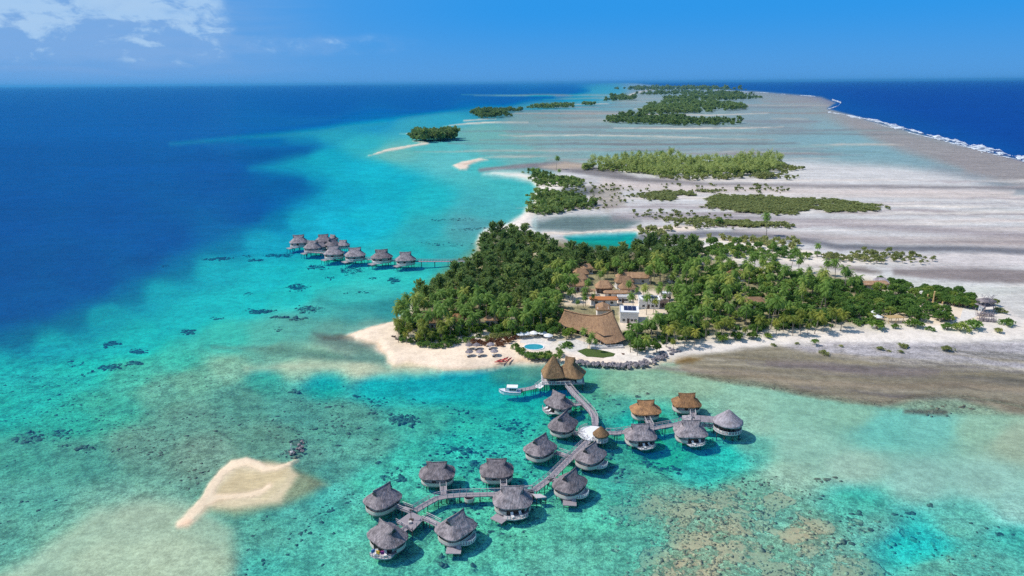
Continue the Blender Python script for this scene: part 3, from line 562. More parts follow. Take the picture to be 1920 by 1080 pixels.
for k in range(6):
    r=random.Random(100+k); h=r.uniform(7.2,10.8); lean=r.uniform(.3,1.9); a=r.uniform(0,6.28); lx,ly=math.cos(a)*lean,math.sin(a)*lean
    pts=[(lx*f**1.8,ly*f**1.8,-1.2+(h+1.2)*f) for f in (0,.15,.35,.6,.8,1)]
    V,F,tn=frond_crown(r,h,24+r.randint(-2,3),L=r.uniform(3.5,4.3)); V=V+np.array([lx,ly,0])
    ft,mt=None,trunk_mesh(pts,[.24,.19,.15,.13,.12,.13])
    PALM.append((mt,arrmesh('crown',V,F,tn,M['palm']))); PALMY.append((mt,arrmesh('crown',V,F,tn,M['palm_y'])))
def plumes(r,h,lean,n=34,per=46):
    """feathery crown: slender plumes of needle sprays sweeping up and out from the trunk"""
    C_=[];U=[];Wd=[];lu=[];tn=[];limbs=[]; sd_=np.random.RandomState(r.randrange(1<<30))
    for j in range(n):
        f=.18+.82*(j+r.random())/n; a=2.4*j+r.uniform(-.5,.5); e=R(r.uniform(8,40)+38*f**2); L=(.42*h*(1-f)**.7+.16*h)*r.uniform(.75,1.25)
        o=np.array([lean[0]*f,lean[1]*f,h*(.15+.72*f)]); d=np.array([math.cos(a)*math.cos(e),math.sin(a)*math.cos(e),math.sin(e)])
        t_=sd_.rand(per)**.8; wid=(.16+.85*np.sin(math.pi*np.clip(t_*.85+.12,0,1)))*.62
        off=sd_.normal(size=(per,3))*wid[:,None]*np.array([1,1,.8])*.62
        c=o+d*(t_*L)[:,None]+off+np.array([0,0,1.0])*(-.28*L*t_**2*(1-f))[:,None]
        u=unit(d*.9+off*.7+sd_.normal(size=(per,3))*.35+np.array([0,0,.15])); w=unit(np.cross(u,sd_.normal(size=(per,3))))
        C_.append(c);U.append(u);Wd.append(w);lu.append(.62*(.6+.7*sd_.rand(per))); tn.append(np.clip(r.random()*.75+.25*t_+sd_.normal(size=per)*.1,0,1))
        if j%3==0: limbs.append(([tuple(o),tuple(o+d*L*.5),tuple(o+d*L*.9)],[.09,.06,.02]))
    lu=np.concatenate(lu); return quads(np.concatenate(C_),np.concatenate(U),np.concatenate(Wd),lu,lu*.30,np.concatenate(tn)),limbs
for k in range(7):
    r=random.Random(200+k); h=r.uniform(9.0,12.5); lean=(r.uniform(-1.2,1.2),r.uniform(-1.2,1.2))
    (V,F,tn),limbs=plumes(r,h,lean)
    IRON.append((trunk_mesh([(0,0,-1.2),(lean[0]*.3,lean[1]*.3,h*.35),(lean[0]*.7,lean[1]*.7,h*.7),(lean[0],lean[1],h*.93)],[.28,.2,.12,.04],6,limbs),arrmesh('crown',V,F,tn,M['iron'])))
for k in range(5):
    r=random.Random(300+k); h=r.uniform(5.2,8.0); rad=r.uniform(2.6,3.9); cl=[]; limbs=[]
    for j in range(40):
        a=r.uniform(0,6.283); e=math.asin(r.uniform(-.25,1)); q=r.uniform(.7,1.0)
        x,y,z=rad*q*math.cos(a)*math.cos(e),rad*q*math.sin(a)*math.cos(e),h*.55+h*.38*q*math.sin(e)
        cl.append((x,y,z,r.uniform(.65,1.1),r.random()))
        if j%5==0: limbs.append(([(0,0,h*.25),(x*.5,y*.5,h*.4),(x*.9,y*.9,z)],[.14,.09,.03]))
    V,F,tn=clump_crown(r,cl,34,.40,.6,.35)
    mt=trunk_mesh([(0,0,-1.2),(.1,.05,h*.2),(0,.1,h*.5)],[.3,.24,.12],6,limbs)
    BROAD.append((mt,arrmesh('crown',V,F,tn,M['broad']))); BRIGHT.append((mt,arrmesh('crown',V,F,tn,M['bright'])))
for k in range(5):
    r=random.Random(400+k); cl=[]; st=[]
    for j in range(16):
        a=r.uniform(0,6.283); q=r.uniform(.1,1.25); x,y=q*math.cos(a),q*math.sin(a); z=.35+1.0*max(0,1-(q/1.35)**2)*r.uniform(.7,1.1)
        cl.append((x,y,z,r.uniform(.42,.62),r.random()))
        if j%4==0: st.append(([(x*.2,y*.2,-.2),(x*.6,y*.6,z*.6),(x,y,z)],[.05,.04,.02]))
    V,F,tn=clump_crown(r,cl,26,.22,.5,.3)
    mt=trunk_mesh([(0,0,-.6),(0,.03,.3),(.05,0,.7)],[.09,.07,.03],5,st)
    SHRUB.append((mt,arrmesh('crown',V,F,tn,M['broad']),arrmesh('crown',V,F,tn,M['bright']),arrmesh('crown',V,F,tn,M['scrub']),arrmesh('crown',V,F,tn,M['redleaf'])))
TREES=[]
def tree(name,proto,loc,label,cat,group,s=1.0,sz=None,which=1):
    e=empty(name,loc,rng.uniform(0,6.28),label,cat,group); e.scale=(s,s,sz or s)
    for nm,me in (('trunk',proto[0]),('crown',proto[which])):
        o=bpy.data.objects.new(nm,me); COL.objects.link(o); o.parent=e
    return e
GH=1.0
def inpoly(p,poly):
    x,y=p; c=False; n=len(poly)
    for i in range(n):
        a=poly[i]; b=poly[(i+1)%n]
        if (a[1]>y)!=(b[1]>y) and x<(b[0]-a[0])*(y-a[1])/(b[1]-a[1])+a[0]: c=not c
    return c
TAKEN=[]   # ground points of the trees already planted
# ground kept free: houses, yards, lawn, pool (seen at ground level)
CLEAR=[[(1052,600),(1060,578),(1150,578),(1182,632),(1172,652),(1125,652),(1060,616)],[(1100,556),(1160,553),(1168,580),(1125,592),(1105,585)],
 [(1155,573),(1200,560),(1262,548),(1266,575),(1240,600),(1236,622),(1200,628),(1158,612)],[(1078,512),(1112,512),(1116,552),(1076,552)],[(1118,536),(1152,536),(1212,520),(1218,536),(1180,560),(1118,556)],
 [(962,636),(1036,634),(1040,662),(975,668)],[(1072,640),(1110,640),(1160,655),(1150,676),(1080,676),(1040,662)],
 [(782,602),(828,602),(824,624),(786,622)],[(846,600),(868,600),(868,622),(846,622)],[(1390,562),(1436,562),(1434,592),(1390,592)],[(1360,520),(1398,522),(1396,534),(1362,534)],
 [(1600,530),(1668,528),(1672,548),(1602,548)],[(1278,596),(1302,596),(1302,614),(1276,614)],[(1028,498),(1030,476),(1020,480)],[(828,545),(850,540),(846,560),(820,560)],
 [(1720,562),(1806,578),(1860,588),(1844,600),(1824,615),(1790,608),(1740,575)],[(1636,596),(1700,592),(1706,612),(1640,612)],[(1160,692),(1180,680),(1090,672),(1050,672),(1030,690)]]
def plant(kind,protos,poly,n,gap,label,cat,group,s=(.85,1.15),which=1,clear=True,z=None):
    xs=[p[0] for p in poly]; ys=[p[1] for p in poly]; c=0
    for _ in range(n*14):
        if c>=n: break
        px,py=rng.uniform(min(xs),max(xs)),rng.uniform(min(ys),max(ys))
        if rng.random()>((py-150)/500.0+.25) and py>300: continue
        if not inpoly((px,py),poly): continue
        if clear and any(inpoly((px,py),q) for q in CLEAR): continue
        p=at(px,py,GH if z is None else z)
        if any((p.x-q[0])**2+(p.y-q[1])**2<(gap*.42+q[2]*.42)**2 for q in TAKEN): continue
        TAKEN.append((p.x,p.y,gap)); c+=1
        sc=rng.uniform(s[0]*.84,s[1]*1.12); tree(kind,rng.choice(protos),p,label,cat,group,sc,sc*rng.uniform(.9,1.12),which)
    return c
# ---------------------------------------------------------------- the green of the main island
n=plant('coconut_palm',PALMY,[(738,640),(740,618),(770,630),(830,640),(830,652),(765,648)],14,3.6,'yellow green coconut palm on the front edge of the western grove above the beach','palm tree','palms on the edge of the west beach',(.62,.85))
plant('coconut_palm',PALM,[(742,622),(748,600),(785,585),(850,575),(905,588),(900,618),(880,632),(800,640),(765,636)],60,3.6,'slender coconut palm among the thatched roofs behind the west beach','palm tree','palms round the west beach houses',(.7,.98))
plant('ironwood_tree',IRON,[(782,578),(792,562),(820,545),(855,526),(884,508),(896,484),(902,462),(915,450),(960,446),(1000,456),(1030,474),(1030,500),(1030,545),(1020,575),(960,590),(905,585),(840,575)],128,4.9,'tall feathery dark ironwood in the dense wood on the lagoon end of the island','tree','ironwoods on the lagoon end of the island',(.72,1.08))
plant('ironwood_tree',IRON,[(1010,466),(1040,476),(1075,488),(1185,488),(1205,470),(1240,464),(1306,470),(1312,490),(1290,510),(1210,518),(1110,510),(1015,515)],92,4.6,'tall feathery green ironwood in the belt between the turquoise pool and the brown roofs','tree','ironwoods behind the brown roofs',(.72,1.05))
plant('coconut_palm',PALM,[(1010,520),(1080,508),(1085,560),(1050,578),(1045,620),(960,632),(930,630),(905,600),(960,590),(1020,575)],66,3.6,'coconut palm in the grove between the west houses and the great thatched roof','palm tree','palms west of the great roof',(.72,1.0))
plant('broadleaf_tree',BROAD,[(905,592),(960,588),(1020,572),(1046,582),(1050,622),(1040,632),(962,634),(930,630)],30,4.6,'dark round-crowned broadleaf tree between the west houses and the great thatched roof','tree','broadleaf trees west of the great roof',(.55,.85))
plant('broadleaf_tree',BRIGHT,[(1000,606),(1044,608),(1058,624),(1072,632),(1060,636),(1030,632),(1000,630)],14,3.0,'bright green broadleaf tree in front of the great thatched roof near the pool','tree','bright trees between roof and pool',(.42,.55))
plant('coconut_palm',PALM,[(1062,572),(1090,556),(1160,556),(1200,552),(1260,545),(1280,590),(1240,600),(1150,572),(1060,582)],15,2.6,'coconut palm standing in the sandy yard among the service buildings','palm tree','yard palms',(.55,.8),1,False)
plant('coconut_palm',PALM,[(1090,508),(1210,518),(1290,508),(1310,500),(1300,545),(1240,545),(1215,540),(1160,565),(1120,535)],34,4.2,'coconut palm in the strip behind the brown roofed houses and white service buildings','palm tree','palms behind the service buildings',(.7,.95))
plant('coconut_palm',PALM,[(1240,560),(1310,490),(1400,500),(1500,508),(1580,520),(1640,540),(1560,570),(1520,610),(1400,622),(1300,634),(1240,620)],112,4.6,'coconut palm in the mixed wood filling the middle of the island','palm tree','palms in the middle wood',(.72,1.02))
plant('broadleaf_tree',BROAD,[(1240,580),(1320,505),(1400,512),(1500,520),(1560,540),(1520,612),(1400,625),(1300,638),(1240,628)],78,4.4,'dark broadleaf tree in the mixed wood filling the middle of the island','tree','broadleaf trees in the middle wood',(.6,1.0))
plant('broadleaf_tree',BROAD,[(1500,545),(1600,535),(1700,552),(1745,575),(1738,604),(1690,612),(1600,600),(1520,610)],84,4.0,'dark dome-crowned tree in the closed canopy toward the tower end of the island','tree','closed canopy toward the tower',(.6,.85))
plant('broadleaf_tree',BROAD,[(1706,546),(1740,546),(1800,560),(1832,572),(1826,582),(1780,574),(1716,558)],60,1.9,'low dark clipped tree in the hedge row behind the yellow posts','tree','hedge row behind the posts',(.5,.66))
plant('broadleaf_tree',BROAD,[(1744,582),(1780,580),(1802,590),(1800,604),(1760,606)],18,2.4,'low dark tree in the round thicket before the pink terrace','tree','thicket before the pink terrace',(.48,.62))
plant('broadleaf_tree',BROAD,[(1640,522),(1690,532),(1708,546),(1690,548),(1640,534)],12,3.0,'low dark tree behind the flat pinkish roof at the sand edge','tree','trees behind the pinkish roof',(.4,.6))
plant('coconut_palm',PALMY,[(1235,646),(1300,632),(1400,622),(1500,616),(1580,612),(1580,624),(1480,630),(1400,634),(1300,650),(1250,658)],40,3.8,'yellow green coconut palm in the front row above the boulders and white sand','palm tree','front row palms above the white sand',(.55,.8))
plant('broadleaf_tree',BRIGHT,[(1180,645),(1240,640),(1300,634),(1420,622),(1520,614),(1520,622),(1420,634),(1300,648),(1240,660),(1190,664)],30,3.4,'bright green leafy tree in the front row above the white sand','tree','bright front row trees',(.42,.6))
plant('coconut_palm',PALM,[(1186,640),(1205,630),(1240,624),(1250,650),(1200,668),(1180,668)],14,3.6,'coconut palm just east of the great thatched roof','palm tree','palms east of the great roof',(.6,.85))
plant('broadleaf_tree',BROAD,[(1185,590),(1235,600),(1240,640),(1180,650),(1178,630)],12,3.6,'dark broadleaf tree between the white service building and the boulders','tree','trees below the white building',(.5,.75))
for px,py,s in ((1095,645,.62),(1106,648,.6),(1106,655,.5),(1118,660,.45)):
    p=at(px,py,GH); TAKEN.append((p.x,p.y,2)); tree('coconut_palm',rng.choice(PALM),p,'small coconut palm on the lawn before the great thatched roof','palm tree','lawn palms',s)
for px,py,l in ((1098,574,'coconut palm rising behind the ridge of the great thatched roof'),(1212,590,'lone coconut palm between the two solar roofs'),(1448,474,'tall lone palm above the bright bush on the spit behind the island'),(1532,482,'lone palm beside the russet scrub on the spit')):
    tree('coconut_palm',rng.choice(PALM),at(px,py,GH),l,'palm tree',None,.8)
# hedges and bushes along the front
plant('garden_shrub',SHRUB,[(742,632),(770,640),(830,646),(890,632),(905,622),(900,632),(880,640),(840,652),(800,652),(762,646)],60,1.9,'low clipped bush in the dark hedge above the west beach','bush','hedge above the west beach',(.9,1.3))
plant('garden_shrub',SHRUB,[(880,642),(930,640),(970,632),(985,622),(985,636),(940,650),(890,649)],26,1.7,'russet and green bush in the strip behind the beach parasols','bush','bushes behind the parasols',(.7,1.0),4)
plant('garden_shrub',SHRUB,[(905,640),(960,634),(985,618),(960,618),(930,628)],22,1.9,'olive bush on the slope behind the beach parasols','bush','olive bushes behind the parasols',(.8,1.2),3)
plant('garden_shrub',SHRUB,[(962,650),(985,655),(988,664),(1010,668),(1046,664),(1046,652),(1054,660),(1050,674),(1005,674),(975,668)],30,1.5,'low green bush on the bank round the oval pool','bush','bushes round the pool',(.8,1.1),1,False)
for px,py,s,w,l in ((1062,654,2.1,1,'big round dark bush between the pool and the reception roof'),(985,424,2.4,3,'rounded bush alone on the sand neck at the tip of the wood'),(1348,418,2.6,1,'round green bush rising from the thin scrub strip on the flats'),(1355,640,1.9,2,'round bush on the white sand beside the last boulders'),(1381,636,1.3,1,'small dark bush on the white sand next to the round bush'),(1412,635,2.1,2,'broad green bush at the sand edge under the front palms'),(1440,632,1.3,2,'small bright bush on the white sand under yellow palms'),(1643,617,2.9,2,'bright green dome bush before the twin white parasols'),(1679,616,1.5,2,'yellow green bush right of the bright dome bush'),(1713,613,2.6,2,'wide light green bush below the ochre posts'),(1744,620,1.3,1,'dark small bush at the end of the light green bush'),(1776,618,2.1,1,'dark bush at the west end of the long hedge on the sand'),(1800,620,2.6,1,'dark bush in the middle of the long hedge on the sand'),(1826,617,2.9,1,'biggest bush at the east end of the long hedge on the sand'),(1872,622,1.6,3,'olive bush standing alone in front of the stick fence'),(1888,610,2.2,1,'dark bush at the tip of the island beyond the stick fence'),(1862,570,2.4,3,'olive hedge bush beside the lookout tower'),(1874,585,2.0,3,'olive hedge bush at the corner behind the stick fence'),
  (1450,648,.9,3,'tiny olive mound at the inner edge of the mud flat'),(1495,645,.7,3,'small olive mound between sand and mud flat'),(1528,643,1.2,1,'green mound at the lower edge of the white sand'),(1545,664,1.4,3,'olive mound alone out on the mud flat'),(1577,650,.8,3,'flat thin mound on the grey rubble'),(1651,656,1.3,3,'low olive mound left of the mound group on grey rubble'),(1667,659,.6,3,'tiniest mound of the group on the grey rubble'),(1691,651,1.6,3,'largest mound of the group on the grey rubble'),(1688,661,.9,3,'small mound in front of the largest mound on the grey rubble'),(1776,658,1.9,3,'wide olive mound standing alone on the pale eastern rubble'),(1168,668,.9,4,'small russet bush on the sand behind the boulders'),(1450,470,2.6,2,'bright green bush on the spit behind the island'),(1400,468,2.6,3,'brown olive bush on the spit behind the island')):
    tree('shrub',rng.choice(SHRUB),at(px,py,GH if py<645 else .05),l,'bush',None,s,s*(.8 if w!=3 else .6),w)
plant('scrub_bush',SHRUB,[(1316,474),(1350,462),(1420,462),(1480,470),(1540,480),(1500,488),(1400,486),(1330,488)],70,2.6,'dark rounded bush on the spit behind the island','bush','bushes on the spit behind the island',(1.1,1.9),1,False)
plant('scrub_bush',SHRUB,[(1540,478),(1600,480),(1660,486),(1655,494),(1590,490),(1545,488)],42,2.2,'olive and russet bush toward the thin end of the spit','bush','scrub at the end of the spit',(.9,1.4),3,False)
plant('broadleaf_tree',BROAD,[(1310,470),(1345,460),(1420,462),(1440,478),(1360,484),(1320,484)],16,4.0,'small dark tree among bushes on the spit behind the island','tree','trees on the spit behind the island',(.5,.75),1,False)
plant('scrub_bush',SHRUB,[(1660,486),(1700,478),(1760,484),(1740,494),(1680,494)],16,3.5,'small grey green tuft scattered on white sand past the spit','bush','tufts past the spit',(.6,1.0),3,False)
# ---------------------------------------------------------------- thatched roofs and bungalows over the water
def roof_rings(a,b,ze,zr,lr,n=2.8,gable=True,T=11,Mn=56,sd=0,sag=.25,rag=.12):
    r=random.Random(sd); rows=[]; ph=[r.uniform(0,6.28) for _ in range(6)]
    ts=[0,.08,.18,.3,.4,.5,.595,.605,.72,.82,.92,1.0] if gable else [0,.08,.2,.35,.5,.65,.78,.9,.97,1.0]
    for t_ in ts:
        if gable: A=a+(lr*.92-a)*(t_/.60)**.85 if t_<.60 else lr*(.92+.15*(t_-.60)/.40)
        else: A=a+(lr-a)*t_
        B=b*(1-t_)**1.0+.07; A=max(A,.09); z=ze+(zr-ze)*(t_**.98); row=[]
        for k,(x,y) in enumerate(ell(A,B,n if t_<.6 else n+2.5*(t_-.6),Mn)):
            an=2*math.pi*k/Mn; j=rag*(r.random()-.5)*(1 if t_<.05 else .45)
            lump=.06*math.sin(3*an+ph[0]+4*t_)+.05*math.sin(7*an+ph[1]-3*t_)
            zz=z+lump*(1-t_)+j*.6; 
            if gable and t_>.6: zz+=sag*(x/max(lr,.1))**2*((t_-.6)/.4)
            row.append((x*(1+.012*j*8),y*(1+.012*j*8),zz,an/(2*math.pi)*22,t_*math.hypot(b,zr-ze)))
        rows.append(row)
    return rows
def roof_mb(*a,**k):
    rows=roof_rings(*a,**k); Mn=len(rows[0]); r=random.Random(k.get('sd',0)+5)
    lip=[(x*.985,y*.985,z-.26-.10*r.random(),u,-.3) for x,y,z,u,v in rows[0]]; sof=[(x*.72,y*.72,z+.25,u,-2) for x,y,z,u,v in rows[0]]
    rows=[sof,lip]+rows; mb=MB(); vs=[q[:3] for row in rows for q in row]; st=[(q[3],q[4],0) for row in rows for q in row]; fs=[]
    for i in range(len(rows)-1):
        for k2 in range(Mn):
            e=(k2+1)%Mn; fs.append((i*Mn+k2,i*Mn+e,(i+1)*Mn+e,(i+1)*Mn+k2))
    fs.append(tuple(range((len(rows)-1)*Mn,len(rows)*Mn))); fs.append(tuple(range(Mn-1,-1,-1)))
    return mb.add(vs,fs,st)
def rail_mb(pts,z,h=1.0,post=.07,rad=.045,mid=True,step=1.6,closed=False):
    mb=MB(); P=[Vector((p[0],p[1],z)) for p in pts]
    if closed: P.append(P[0])
    for i in range(len(P)-1):
        a,b=P[i],P[i+1]; L=(b-a).length; n=max(1,round(L/step))
        for k in range(n+ (1 if i==len(P)-2 and not closed else 0)):
            q=a+(b-a)*k/n; mb.box((q.x,q.y,z+h/2),(post*2,post*2,h))
        up=Vector((0,0,h)); mb.tube([a+up,b+up],rad*1.3,4)
        if mid: mb.tube([a+up*.55,b+up*.55],rad,4)
    return mb
def stilts(parent,pts,z1,rad=.13,mat='wood_dark',z0=-2.2,name='stilt'):
    for x,y in pts: MB().tube([(x,y,z0),(x,y,z1)],rad,6).build(name,M[mat],parent)
def steps_mb(p0,p1,w,n):
    mb=MB(); p0=Vector(p0); p1=Vector(p1); d=(p1-p0); a=math.atan2(d.y,d.x)
    for k in range(n):
        q=p0+d*((k+.5)/n); mb.box(q,(math.hypot(d.x,d.y)/n*.95,w,.07),a)
    s=Vector((-math.sin(a),math.cos(a),0))*w/2
    for e in (-1,1): mb.tube([p0+s*e,p1+s*e],.07,4)
    return mb
def bungalow(px,py,yaw,label,mat='thatch_grey',s=1.0,front=None,swim=None,curve=None,group='thatched bungalows over the lagoon',sd=0,name='overwater_bungalow',zr=6.75,n=3.5,short=None):
    """front: local angle (deg) of the open terrace; swim: local angle of the swimming platform; curve: local angle of a terrace that bulges out"""
    vr=random.Random(sd*7+1); zr+=vr.uniform(-.25,.3); p=at(px,py,zr*s); e=empty(name,(p.x,p.y,0),R(yaw),label,'bungalow',group,s)
    zd=1.25; ro=roof_mb(4.95*vr.uniform(.97,1.04),4.0*vr.uniform(.96,1.04),3.4,zr,2.8,n=n+vr.uniform(-.5,.5),sd=sd,rag=.2).build('thatched_roof',M[mat],e)
    for gx in (-1,1):
        gv=MB(); x0=gx*2.62; x1=gx*2.80; gv.add([(x0,-.95,zr-1.15),(x0,.95,zr-1.15),(x0,0,zr-.1),(x1,-.8,zr-1.05),(x1,.8,zr-1.05),(x1+gx*.06,0,zr-.12)],[(0,1,2),(5,4,3),(0,3,4,1),(1,4,5,2),(2,5,3,0)]); gv.build('gable_vent',M['dark'],ro)
    rc=MB(); rc.tube([(-2.95,0,zr+.30),(-1.4,0,zr+.10),(0,0,zr+.05),(1.4,0,zr+.10),(2.95,0,zr+.30)],[.10,.15,.16,.15,.10],6); rc.build('ridge_cap',M[mat],ro,True)
    wall=MB(); W=ell(3.75,2.95,2.8,28); wall.prism(W,zd+.02,3.9); wo=wall.build('wall',M['wall'],e)
    r=random.Random(sd)
    for k in (2,6,10,16,20,24):
        x,y=W[k]; x2,y2=W[(k+1)%28]; a=math.atan2(y2-y,x2-x); mx,my=(x+x2)/2,(y+y2)/2
        f=MB().box((mx,my,zd+1.35),(math.hypot(x2-x,y2-y)*.9,.12,1.3),a).build('window',M['wood_dark'],wo)
        q=Vector((mx,my,0)).normalized()*.065; MB().box((mx+q.x,my+q.y,zd+1.35),(math.hypot(x2-x,y2-y)*.72,.04,1.1),a).build('pane',M['glass'],f) if False else None
    dk=MB(); dk.prism(ell(4.6,3.75,2.5,36),zd-.24,zd); dk.build('deck',M['wood_grey'],e)
    # woven parapet round the deck, open at the terrace
    par=MB(); ring=ell(4.55,3.70,2.5,48)
    for k in range(48):
        a,b_=ring[k],ring[(k+1)%48]; an=math.degrees(math.atan2(a[1],a[0]))
        if front is not None and abs((an-front+180)%360-180)<44: continue
        c=((a[0]+b_[0])/2,(a[1]+b_[1])/2,zd+.45); par.box(c,(math.hypot(b_[0]-a[0],b_[1]-a[1])*1.02,.09,.88),math.atan2(b_[1]-a[1],b_[0]-a[0]))
    par.build('parapet',M['wall'],e)
    stilts(e,[(3.9,0),(-3.9,0),(2.8,2.5),(-2.8,2.5),(2.8,-2.5),(-2.8,-2.5),(0,3.2),(0,-3.2)],zd-.2)
    if front is not None:
        fr=R(front); c,s_=math.cos(fr),math.sin(fr); rr=1/(((abs(c)/3.75)**2.8+(abs(s_)/2.95)**2.8)**(1/2.8))
        d=MB().box((c*(rr-.05),s_*(rr-.05),zd+1.15),(.55,4.4,2.1),fr).build('dark_recess_panel',M['dark'],e)  # dark panel painted in for the shade of the open verandah recess
        t2=[(c*x-s_*y,s_*x+c*y) for x,y in ((rr-.5,-3.1),(rr+1.7,-2.6),(rr+2.35,-1.2),(rr+2.35,1.2),(rr+1.7,2.6),(rr-.5,3.1))]
        MB().prism(t2,zd-.30,zd-.05).build('terrace',M['wood_pale'],e)
        rail_mb(t2[1:5],zd-.05,.9,mid=True,step=.9).build('railing',M['wood_pale'],e)
        for k,v in enumerate((-1.15,1.0)):
            q=e.matrix_basis@Vector((c*(rr+1.25)-s_*v,s_*(rr+1.25)+c*v,zd-.05))
            lounge(q,R(yaw)+fr+R(r.uniform(-20,20)),'%s white lounge chair on the terrace of the %s'%(('left','right')[k],short))
    if curve is not None:
        fr=R(curve); c,s_=math.cos(fr),math.sin(fr); arc=[(3.0*math.cos(a),2.9*math.sin(a)) for a in np.linspace(-1.35,1.35,13)]
        t2=[(c*(x+2.3)-s_*y,s_*(x+2.3)+c*y) for x,y in arc]
        MB().prism(t2,zd-.30,zd-.04).build('terrace',M['wood_pale'],e); rail_mb(t2,zd-.04,.9,step=1.0).build('railing',M['white'],e)
    if swim is not None:
        fr=R(swim); c,s_=math.cos(fr),math.sin(fr); pt=lambda x,y,z:(c*x-s_*y,s_*x+c*y,z)
        b=MB().box(pt(5.5,0,.75),(2.4,3.6,.18),fr); b.build('swim_platform',M['wood_grey'],e)
        steps_mb(pt(4.0,1.1,zd),pt(4.9,1.1,.85),.9,5).build('steps',M['wood_pale'],e)
        stilts(e,[pt(6.4,-1.5,0)[:2],pt(6.4,1.5,0)[:2],pt(4.7,-1.5,0)[:2],pt(4.7,1.5,0)[:2]],.7,.1)
    return e
def lounge(q,a,label,cat='lounge chair',mat='white'):
    e=empty('lounge_chair',q,a,label,cat,'lounge chairs on bungalow terraces')
    MB().box((.05,0,.34),(1.15,.66,.14)).build('seat',M[mat],e)
    b=MB(); b.add([(-.5,-.33,.36),(-.5,.33,.36),(-.92,.33,.92),(-.92,-.33,.92),(-.40,-.33,.42),(-.40,.33,.42),(-.82,.33,.98),(-.82,-.33,.98)],[(0,1,2,3),(7,6,5,4),(0,4,5,1),(1,5,6,2),(2,6,7,3),(3,7,4,0)]); b.build('backrest',M[mat],e)
    for x in (-.45,.55):
        for y in (-.27,.27): MB().box((x,y,.14),(.07,.07,.27)).build('leg',M['wood_dark'],e)
    return e
H=[ # ridge pixel, yaw, label, extras
 (716,913,50,'grey thatched bungalow on the far left corner of the square platform',dict()),
 (725,983,-44,'grey thatched bungalow with bright towels drying on its terrace',dict(front=-100+44,short='bungalow with drying towels')),
 (819,867,0,'grey thatched bungalow at the bend of the western boardwalk, dark shadow on open turquoise water',dict()),
 (931,861,0,'grey thatched bungalow standing behind the white-chaired bungalow, north of the western boardwalk',dict()),
 (854,965,50,'grey thatched bungalow right of the square platform with a low swimming deck in front',dict(swim=-92-50+0,curve=-30-50)),
 (961,912,0,'large grey thatched bungalow with a diamond swimming deck at its left front corner',dict(front=-75,swim=-128,short='bungalow with diamond deck')),
 (1069,886,52,'grey thatched bungalow with a long swimming deck, lowest along the slanting boardwalk',dict(swim=-95-52,curve=-28-52)),
 (1013,819,50,'grey thatched bungalow on the lagoon side of the slanting boardwalk, joined by a white-railed bridge',dict()),
 (1107,835,50,'grey thatched bungalow with curved side terrace just below the brown hub pavilion',dict(curve=-25-50)),
 (1056,776,62,'grey thatched bungalow with a tall peak left of the round white hub deck',dict()),
 (1048,737,-48,'grey thatched bungalow nearest the reception jetty, white chair on its left side',dict(front=180+20+48,short='bungalow nearest the jetty')),
 (1211,751,2,'left one of two brown thatched bungalows north of the eastern boardwalk',dict(mat='thatch_brown')),
 (1288,738,0,'right one of two brown thatched bungalows, beside the round pavilion passage',dict(mat='thatch_brown')),
 (1201,796,4,'grey thatched bungalow in front of the left brown bungalow, chairs on its open terrace',dict(front=-70,short='bungalow before the left brown roof')),
 (1296,789,0,'grey thatched bungalow in front of the right brown bungalow, chairs on its open terrace',dict(front=-72,short='bungalow before the right brown roof')),
]
HUTS=[]
for i,(px,py,yaw,l,k) in enumerate(H): HUTS.append(bungalow(px,py,yaw,l,sd=20+i*3,s=.925 if i!=5 else .97,**k))
# bright towels and a table on the corner terrace
tb=HUTS[1]
for k,(x,y,mt,l) in enumerate(((2.2,-4.1,'yellow','yellow towel hung on the terrace rail of the corner bungalow'),(3.0,-3.5,'magenta','magenta towel hung on the terrace rail of the corner bungalow'),(1.2,-4.6,'blue','blue towel hung on the terrace rail of the corner bungalow'))):
    q=tb.matrix_basis@Vector((x*1.14,y*1.14,2.5)); b=MB(); b.box((0,0,0),(.8,.10,.75)); b.box((0,.08,.36),(.8,.16,.06)); o=b.build('towel',M[mt]); o.location=q; o.rotation_euler=(0,0,R(yaw-20+k*30)); tag(o,l,'towel')
